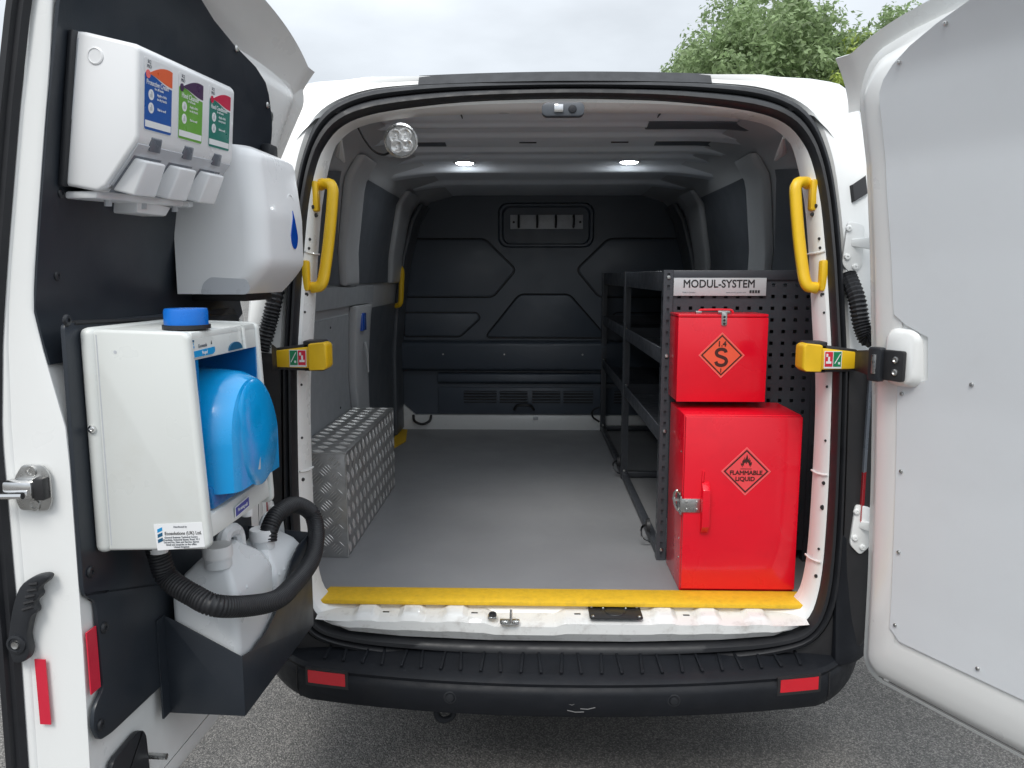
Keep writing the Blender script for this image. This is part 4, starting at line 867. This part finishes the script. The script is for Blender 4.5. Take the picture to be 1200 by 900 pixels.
# ================================================================== CHECKER PLATE BOX
cb = thing('checker_plate_box', 'aluminium checker plate box along the left wall of the van', 'storage box', (-.80, .85, FZ))
X0, X1, Y0, Y1, Z1 = -.884, -.6965, .386, 1.285, .920
MB().box((X0, Y0, FZ+.001), (X1, Y1, Z1)).build('box', M_alu, cb, bevel=.003)
def bars(o, ax, ay, nn, L, H, p=.060, seed=0):
    """five-bar tread: groups of five raised bars, direction alternating like a chess board"""
    o, ax, ay, nn = Vector(o), Vector(ax), Vector(ay), Vector(nn); b = MB()
    for i in range(int(L/p*2)+2):
        for j in range(int(H/p*2)+2):
            if (i+j) % 2: continue
            cx, cy = i*p/2, j*p/2; sgn = 1 if i % 2 else -1; d = Vector((.707, .707*sgn)); e = Vector((-d.y, d.x))
            for k in range(5):
                c = Vector((cx, cy)) + e*(k-2)*.0088; hl = .0165 if k in (1, 2, 3) else .0135; wd = .0016
                P = [c-d*hl, c-d*hl*.4+e*wd, c+d*hl*.4+e*wd, c+d*hl, c+d*hl*.4-e*wd, c-d*hl*.4-e*wd]
                if any(q.x < .004 or q.y < .004 or q.x > L-.004 or q.y > H-.004 for q in P): continue
                base = [o + ax*q.x + ay*q.y for q in P]; t0 = [o + ax*(c.x-d.x*hl*.5) + ay*(c.y-d.y*hl*.5) + nn*.0016, o + ax*(c.x+d.x*hl*.5) + ay*(c.y+d.y*hl*.5) + nn*.0016]
                b.add(base + t0, [(0, 1, 6), (1, 2, 7, 6), (2, 3, 7), (3, 4, 7), (4, 5, 6, 7), (5, 0, 6)])
    return b
for (o, ax, ay, nn, L, H) in (((X0, Y0-.0003, FZ), (1, 0, 0), (0, 0, 1), (0, -1, 0), X1-X0, Z1-FZ), ((X1+.0003, Y0, FZ), (0, 1, 0), (0, 0, 1), (1, 0, 0), Y1-Y0, Z1-FZ), ((X0, Y0, Z1+.0003), (1, 0, 0), (0, 1, 0), (0, 0, 1), X1-X0, Y1-Y0)):
    t = bars(o, ax, ay, nn, L, H).build('tread_pattern', M_tread, cb, smooth=False); t['kind'] = 'stuff'
b = MB(); b.tube([(X0, Y0-.001, Z1), (X1, Y0-.001, Z1), (X1+.001, Y0-.001, FZ+.003)], .0022, 6); b.build('edge_trim', M_tread, cb)

# ================================================================== SHELVING UNIT
sh = thing('shelving_unit', 'anthracite metal shelving unit with perforated end panel along the right wall', 'shelving', (.56, 1.45, FZ))
SX0, SX1, SY0, SY1, ST = .333, .845, .392, 2.58, 1.521
def holed(b, o, ax, ay, cols, rows, pw, ph, hw2, hh2, mar=(0, 0, 0, 0)):
    """flat sheet with a grid of real rectangular holes"""
    o, ax, ay = Vector(o), Vector(ax), Vector(ay)
    xs = [0]; ys = [0]
    x = mar[0]; y = mar[1]
    for i in range(cols): xs += [x + pw*(i+.5) - hw2, x + pw*(i+.5) + hw2]
    for j in range(rows): ys += [y + ph*(j+.5) - hh2, y + ph*(j+.5) + hh2]
    xs.append(mar[0] + pw*cols + mar[2]); ys.append(mar[1] + ph*rows + mar[3])
    nx, ny = len(xs), len(ys)
    b.add([o + ax*a + ay*c for c in ys for a in xs], [(j*nx+i, j*nx+i+1, (j+1)*nx+i+1, (j+1)*nx+i) for j in range(ny-1) for i in range(nx-1) if not (i % 2 == 1 and j % 2 == 1)])
pn = MB(); n_c = 13; pw = (SX1-.365)/n_c; n_r = 24; ph = .037
holed(pn, (.365, SY0, FZ+.04), (1, 0, 0), (0, 0, 1), n_c, n_r, pw, ph, .0056, .0056, (0, 0, 0, .0))
pan = pn.build('perforated_panel', M_shelf, sh, smooth=False)
MB().box((.363, SY0-.006, ST-.035), (SX1, SY0+.02, ST-.004)).build('panel_top_edge', M_shelf, sh, bevel=.003)
holed_top = ST-.004 - (FZ+.04+n_r*ph)
MB().box((.363, SY0+.001, FZ+.04+n_r*ph-.001), (SX1, SY0+.004, ST-.006)).build('panel_header', M_shelf, sh)
MB().box((.40, SY0+.30, FZ+.05), (SX1, SY0+.302, 1.47)).build('inner_back_sheet', M_ink, sh)
for yy in (SY0, 1.44, SY1-.03):
    for xx in (SX0, SX1-.032):
        b = MB(); NR = 26; hh = (ST-.004-FZ)/NR
        holed(b, (xx, yy-.004, FZ+.001), (1, 0, 0), (0, 0, 1), 1, NR, .030, hh, .004, .008)
        holed(b, (xx, yy+.030, FZ+.001), (0, -1, 0), (0, 0, 1), 1, NR, .034, hh, .004, .008)
        b.box((xx+.004, yy+.002, FZ+.001), (xx+.030, yy+.028, ST-.006)); b.build('post', M_shelf, sh, smooth=False)
        if xx == SX0:
            for z in (1.495, 1.245, 1.0, .60): screw((xx+.015, yy-.0045, z), (0, -1, 0), .007, sh, M_steel, 'post_bolt', .004)
for z in (FZ+.004, ):
    for xx in (SX0+.003, SX1-.03): MB().box((xx, SY0+.03, z), (xx+.026, SY1-.03, z+.028)).build('base_rail', M_shelf, sh, bevel=.003)
    for yy in (1.447, SY1-.025): MB().box((SX0+.03, yy, z), (SX1-.03, yy+.025, z+.028)).build('base_rail', M_shelf, sh, bevel=.003)
for z in (1.475, 1.225, .965):
    MB().box((SX0+.006, SY0+.032, z-.025 if z > 1.4 else z-.012), (SX0+.012, SY1-.032, z+.040)).build('shelf_lip', M_shelf, sh, bevel=.002)
    MB().box((SX0+.0125, SY0+.032, z-.012), (SX1-.012, SY1-.032, z-.008)).build('shelf', M_shelf, sh)
    for yy in (1.452, SY1-.02): MB().box((SX0+.03, yy, z-.008), (SX1-.033, yy+.012, z+.040)).build('shelf_end', M_shelf, sh)
for (yy, zz) in ((.55, .60), (1.50, .60)):
    MB().tube(catmull([(SX0-.002, yy-.02, zz-.025), (SX0-.030, yy-.035, zz-.005), (SX0-.032, yy-.03, zz+.03), (SX0-.004, yy+.01, zz+.032)], 5), .004, 6).build('tie_down_loop', M_chrome, sh)
    MB().lathe((SX0+.0, yy, zz+.03), (-1, 0, 0), [(.025, 0), (.022, .012), (.012, .014)], 14).build('tie_down_base', M_ink, sh)
MB().tube(catmull([(SX0-.01, 2.50, .72), (SX0-.05, 2.50, .70), (SX0-.05, 2.50, .66), (SX0-.01, 2.50, .63)], 5), .006, 6).build('tie_down_loop', M_ink, sh)
# name plate
sg = MB().box((.364, SY0-.0085, 1.437), (.654, SY0-.006, 1.493)).build('name_plate', M_labelgrey, sh, bevel=.0005)
def front_text(nm, s, size, x, y, z, m, par, **k): return text(nm, s, size, frame((x, y, z), (1, 0, 0), (0, 0, 1)), m, par, **k)
front_text('plate_lettering', 'MODUL-SYSTEM', .0345, .506, SY0-.0088, 1.4735, M_ink, sg, sx=.90, bold=.0007)
front_text('plate_line', 'Made in Sweden', .0062, .412, SY0-.0088, 1.4475, M_grey, sg); front_text('plate_line', 'www.modul-system.com', .0062, .560, SY0-.0088, 1.4475, M_grey, sg)
b = MB()
for k in range(4): b.box((.602 + .0085*k, SY0-.0095, 1.4455), (.6085 + .0085*k, SY0-.0085, 1.4545))
b.build('plate_badge', M_ink, sg)

# ================================================================== RED BOXES
rb = thing('flammables_cabinet', 'large red metal cabinet marked FLAMMABLE LIQUID standing on the floor', 'cabinet', (.53, .24, FZ))
CX0, CX1, CY0, CY1, CZ1 = .361, .699, .120, .362, 1.100
MB().box((CX0, CY0+.016, FZ+.002), (CX1, CY1, CZ1)).build('body', M_red, rb, bevel=.002)
MB().box((CX0+.002, CY0, FZ+.014), (CX1-.001, CY0+.014, CZ1-.003)).build('door', M_red, rb, bevel=.0025)
MB().prism([(.413, CY0, .748), (.413, CY0-.012, .755), (.413, CY0-.028, .775), (.413, CY0-.028, .885), (.413, CY0-.012, .900), (.413, CY0, .906)], (.022, 0, 0)).build('handle', M_red, rb, bevel=.002)
MB().tube([(.416, CY0-.004, .905), (.418, CY0-.002, .935)], .004, 6).build('handle_tab', M_red, rb)
hs = MB().box((.357, CY0-.004, .812), (.412, CY0+.001, .853)).build('hasp', M_steel, rb, bevel=.0015)
MB().box((.353, CY0-.004, .805), (.3575, CY0+.05, .860)).build('hasp_wrap', M_steel, rb, bevel=.001)
for x, z in ((.372, .822), (.402, .822), (.372, .844), (.402, .844)): screw((x, CY0-.004, z), (0, -1, 0), .0035, rb, M_steel, 'hasp_rivet', .003)
b = MB(); b.tube(catmull([(.358, CY0+.02, .86), (.345, CY0+.01, .875), (.338, CY0+.015, .86), (.342, CY0+.02, .83), (.352, CY0+.02, .81)], 4), .004, 6); b.box((.335, CY0+.01, .842), (.358, CY0+.03, .850)); b.build('hasp_staple', M_steel, rb)
for z in (.66, .72, .985): screw((CX0-.0002, CY0+.04, z), (-1, 0, 0), .003, rb, M_steel, 'side_rivet', .0015)
def diamond(par, cx, cz_, y, r, base, line, m_line, cxs=1, name='hazard_label'):
    d = MB().prism([(cx, y, cz_+r), (cx+r*cxs, y, cz_), (cx, y, cz_-r), (cx-r*cxs, y, cz_)], (0, -.0008, 0)).build(name, base, par)
    q = r*.90
    b = MB()
    for a, c in (((0, 1), (1, 0)), ((1, 0), (0, -1)), ((0, -1), (-1, 0)), ((-1, 0), (0, 1))):
        b.prism([(cx+a[0]*q*cxs, y-.0007, cz_+a[1]*q), (cx+c[0]*q*cxs, y-.0007, cz_+c[1]*q), (cx+c[0]*(q-.006)*cxs, y-.0007, cz_+c[1]*(q-.006)), (cx+a[0]*(q-.006)*cxs, y-.0007, cz_+a[1]*(q-.006))], (0, -.0005, 0))
    b.build('label_border', line, d)
    b = MB(); q = r
    for a, c in (((0, 1), (1, 0)), ((1, 0), (0, -1)), ((0, -1), (-1, 0)), ((-1, 0), (0, 1))):
        b.prism([(cx+a[0]*q*cxs, y-.0007, cz_+a[1]*q), (cx+c[0]*q*cxs, y-.0007, cz_+c[1]*q), (cx+c[0]*(q-.003)*cxs, y-.0007, cz_+c[1]*(q-.003)), (cx+a[0]*(q-.003)*cxs, y-.0007, cz_+a[1]*(q-.003))], (0, -.0004, 0))
    b.build('label_edge', m_line, d)
    return d
d = diamond(rb, .541, .936, CY0, .072, M_pinkred, M_inkbrown, M_pinkline)
front_text('label_lettering', 'FLAMMABLE', .0175, .541, CY0-.0012, .9315, M_inkbrown, d, sx=1.0, bold=.0006); front_text('label_lettering', 'LIQUID', .0175, .539, CY0-.0012, .913, M_inkbrown, d, sx=1.0, bold=.0006)
# flame symbol: a tall tongue with smaller ones beside it over a line
fl_ = [(-.010, 0), (-.0155, .008), (-.0165, .016), (-.012, .011), (-.012, .020), (-.008, .026), (-.005, .034), (-.0055, .023), (-.001, .032), (.001, .042), (.004, .033), (.005, .024), (.0085, .031), (.0085, .022), (.012, .025), (.012, .015), (.0165, .018), (.015, .008), (.010, 0), (.012, .008), (.008, .005), (.007, .013), (.002, .017), (.0, .010), (-.003, .016), (-.007, .012), (-.007, .005), (-.011, .008)]
MB().prism([(.541+x, CY0-.0006, .9475+z*.95) for x, z in fl_], (0, -.0006, 0)).build('flame_symbol', M_inkbrown, d)
MB().box((.525, CY0-.0012, .9425), (.557, CY0-.0006, .9442)).build('label_rule', M_inkbrown, d)
rt = thing('explosives_box', 'smaller red steel box with orange 1.4 S label mounted above the red cabinet', 'steel box', (.49, .31, 1.122))
EX0, EX1, EY0, EY1, EZ0, EZ1 = .355, .623, .240, .384, 1.122, 1.386
MB().box((EX0+.001, EY0+.003, EZ0), (EX1-.001, EY1, EZ1-.010)).build('body', M_red, rt, bevel=.002)
MB().box((EX0, EY0+.002, EZ1-.009), (EX1, EY1, EZ1)).build('lid', M_red, rt, bevel=.002)
MB().box((EX0+.0005, EY0, EZ0-.001), (EX1-.0005, EY0+.002, EZ1-.0105)).build('front_panel', M_red, rt, bevel=.0008)
b = MB(); b.prism([(x, EY0-.004, z) for x, z in rnd([(.482, 1.392), (.499, 1.392), (.499, 1.352), (.482, 1.352)], .006, 3)], (0, .005, 0)); b.box((.472, EY0-.002, 1.389), (.508, EY0+.02, 1.396)); b.build('toggle_latch', M_steel, rt, bevel=.001)
for z in (1.358, 1.368, 1.378): screw((.4905, EY0-.004, z), (0, -1, 0), .0038, rt, M_ink, 'latch_rivet', .002)
MB().tube(catmull([(.420, EY0+.03, 1.387), (.424, EY0+.03, 1.396), (.44, EY0+.03, 1.398), (.51, EY0+.03, 1.398), (.522, EY0+.03, 1.394), (.524, EY0+.03, 1.387)], 4), .0035, 6).build('lid_handle', M_red, rt)
MB().box((.412, EY0+.025, 1.3865), (.430, EY0+.045, 1.394)).build('handle_clip', M_steel, rt, bevel=.001)
d = diamond(rt, .487, 1.263, EY0, .069, M_orange, M_inkbrown, M_pinkline)
front_text('label_lettering', '1.4', .022, .487, EY0-.0012, 1.2965, M_inkbrown, d, bold=.0007); pts = [(.0165, .0175), (.013, .0255), (.0, .0295), (-.013, .0255), (-.0175, .0165), (-.013, .0075), (.0, .002), (.0145, -.0045), (.019, -.0145), (.0135, -.0245), (.0, -.029), (-.014, -.0245), (-.0185, -.0150)]
cv = catmull([(x, 0, z) for x, z in pts], 5); b = MB()
L_ = []
for i, p in enumerate(cv):
    t = (cv[min(i+1, len(cv)-1)] - cv[max(i-1, 0)]).normalized(); nrm = Vector((-t.z, 0, t.x))
    L_.append([Vector((.486, y_, 1.2565)) + p*.84 + nrm*q_ for y_, q_ in ((EY0-.0008, .0050), (EY0-.0013, .0050), (EY0-.0013, -.0050), (EY0-.0008, -.0050))])
b.loft(L_, True, True); b.build('label_lettering', M_inkbrown, d, smooth=False); front_text('label_lettering', '1', .016, .486, EY0-.0012, 1.2165, M_inkbrown, d, bold=.0007)

# ================================================================== WORK LAMP
wk = thing('work_lamp', 'round work lamp hanging on a bracket under the ceiling at upper left', 'lamp', (-.478, .35, 1.93))
c = Vector((-.482, .325, 1.905)); ax = Vector((.05, -1, -.12)).normalized()
MB().lathe(c + ax*-.045, ax, [(.025, 0), (.045, .008), (.050, .03), (.050, .048), (.046, .052), (.045, .047)], 32, cap=True).build('housing', M_blk, wk)
MB().lathe(c, ax, [(.046, -.002), (.051, .000), (.051, .008), (.0455, .010), (.0445, .003)], 32, cap=False).build('bezel', M_steel, wk)
MB().lathe(c, ax, [(.0445, .001), (.044, .003), (.0, .0035)], 28).build('lens_back', M_alu, wk)
u_ = ax.orthogonal().normalized(); v_ = ax.cross(u_)
for k in range(4):
    a = k*pi/2 + .1; p = c + (u_*cos(a) + v_*sin(a))*.0215
    MB().lathe(p, ax, [(.020, .003), (.0205, .007), (.017, .0075), (.011, .004), (.004, .0035), (.003, .006), (.0, .0062)], 20).build('reflector', M_glass, wk)
b = MB(); b.box((-.505, .335, 1.925), (-.449, .365, 1.932)); b.box((-.507, .33, 1.895), (-.502, .36, 1.932)); b.box((-.452, .33, 1.895), (-.447, .36, 1.932)); b.build('bracket', M_blk, wk, bevel=.001)
for x in (-.509, -.445): MB().cyl((x-.004, .345, 1.918), (1, 0, 0), .006, .008, 8).build('bracket_bolt', M_chrome, wk)
MB().tube(catmull([(-.60, .27, 1.935), (-.585, .30, 1.90), (-.565, .33, 1.875), (-.54, .35, 1.868), (-.52, .36, 1.88)], 6), .0035, 6).build('cable', M_ink, wk)

# ================================================================== TREES
def tree(x, y, h, r, label, m, nclump, nleaf, lz, seed, flat=1.0, cz0=None):
    rnd_ = random.Random(seed); t = thing('tree', label, 'tree', (x, y, 0), 'trees behind the van')
    top = h*.5; limbs = []
    MB().tube(catmull([(x, y, 0), (x+.1, y, h*.2), (x-.1, y+.1, h*.45), (x, y, top)], 5), .3, 10, radii=[.045*h*(1-.6*k/15) for k in range(16)]).build('trunk', M_bark, t)
    b = MB()
    for k in range(9):
        a = k*2.4; e = (x + cos(a)*r*.75, y + sin(a)*r*.75, h*(.5+.4*rnd_.random()))
        s = (x, y, h*(.28+.03*k)); mid = ((s[0]+e[0])/2, (s[1]+e[1])/2, (s[2]+e[2])/2+.3)
        b.tube(catmull([s, mid, e], 4), .1, 6, radii=[.016*h*(1-.09*i) for i in range(9)])
    b.build('limb', M_bark, t)
    vs = []; fs = []
    cc = cz0 or h*.60; rz = h-cc
    for k in range(nclump):
        while True:
            p = Vector((rnd_.uniform(-1, 1), rnd_.uniform(-1, 1), rnd_.uniform(-.8, 1)))
            if .35 < p.length < 1: break
        if rnd_.random() < .7: p = p.normalized()*rnd_.uniform(.72, 1.0)
        lump = 1 + .13*sin(p.x*5+seed) + .12*sin(p.y*6+2*seed) + .10*sin(p.z*7)
        cen = Vector((x + p.x*r*lump, y + p.y*r*lump, cc + p.z*rz*lump*flat)); cr = rnd_.uniform(.45, .95)*r*.17
        for _ in range(nleaf):
            q = Vector((rnd_.gauss(0, 1), rnd_.gauss(0, 1), rnd_.gauss(0, .7))).normalized()*cr*rnd_.uniform(.45, 1.08)
            c_ = cen + q; n_ = (q.normalized() + Vector((rnd_.gauss(0, .6), rnd_.gauss(0, .6), rnd_.gauss(.5, .6)))).normalized()
            a_ = n_.orthogonal().normalized(); a_ = Matrix.Rotation(rnd_.uniform(0, 6.3), 3, n_) @ a_; b_ = n_.cross(a_); s = lz*rnd_.uniform(.6, 1.3)
            i = len(vs); vs += [c_ - a_*s, c_ + b_*s*.45 + n_*s*.12, c_ + a_*s, c_ - b_*s*.45 + n_*s*.12]; fs.append((i, i+1, i+2, i+3))
    me = bpy.data.meshes.new('crown'); me.from_pydata([tuple(v) for v in vs], [], fs); me.update(); me.materials.append(m)
    o = bpy.data.objects.new('crown', me); COL.objects.link(o); attach(o, t)
tree(8.3, 26, 10.6, 4.9, 'broad dense green tree rising highest over the van roof', M_leaf, 560, 190, .105, 3)
tree(14.6, 27, 11.6, 3.2, 'green tree partly hidden behind the top of the right door', M_leaf, 260, 170, .105, 5)
tree(9.9, 22.5, 8.2, 3.0, 'lower yellow-green tree in front of the taller ones', M_leaf2, 180, 120, .11, 9)
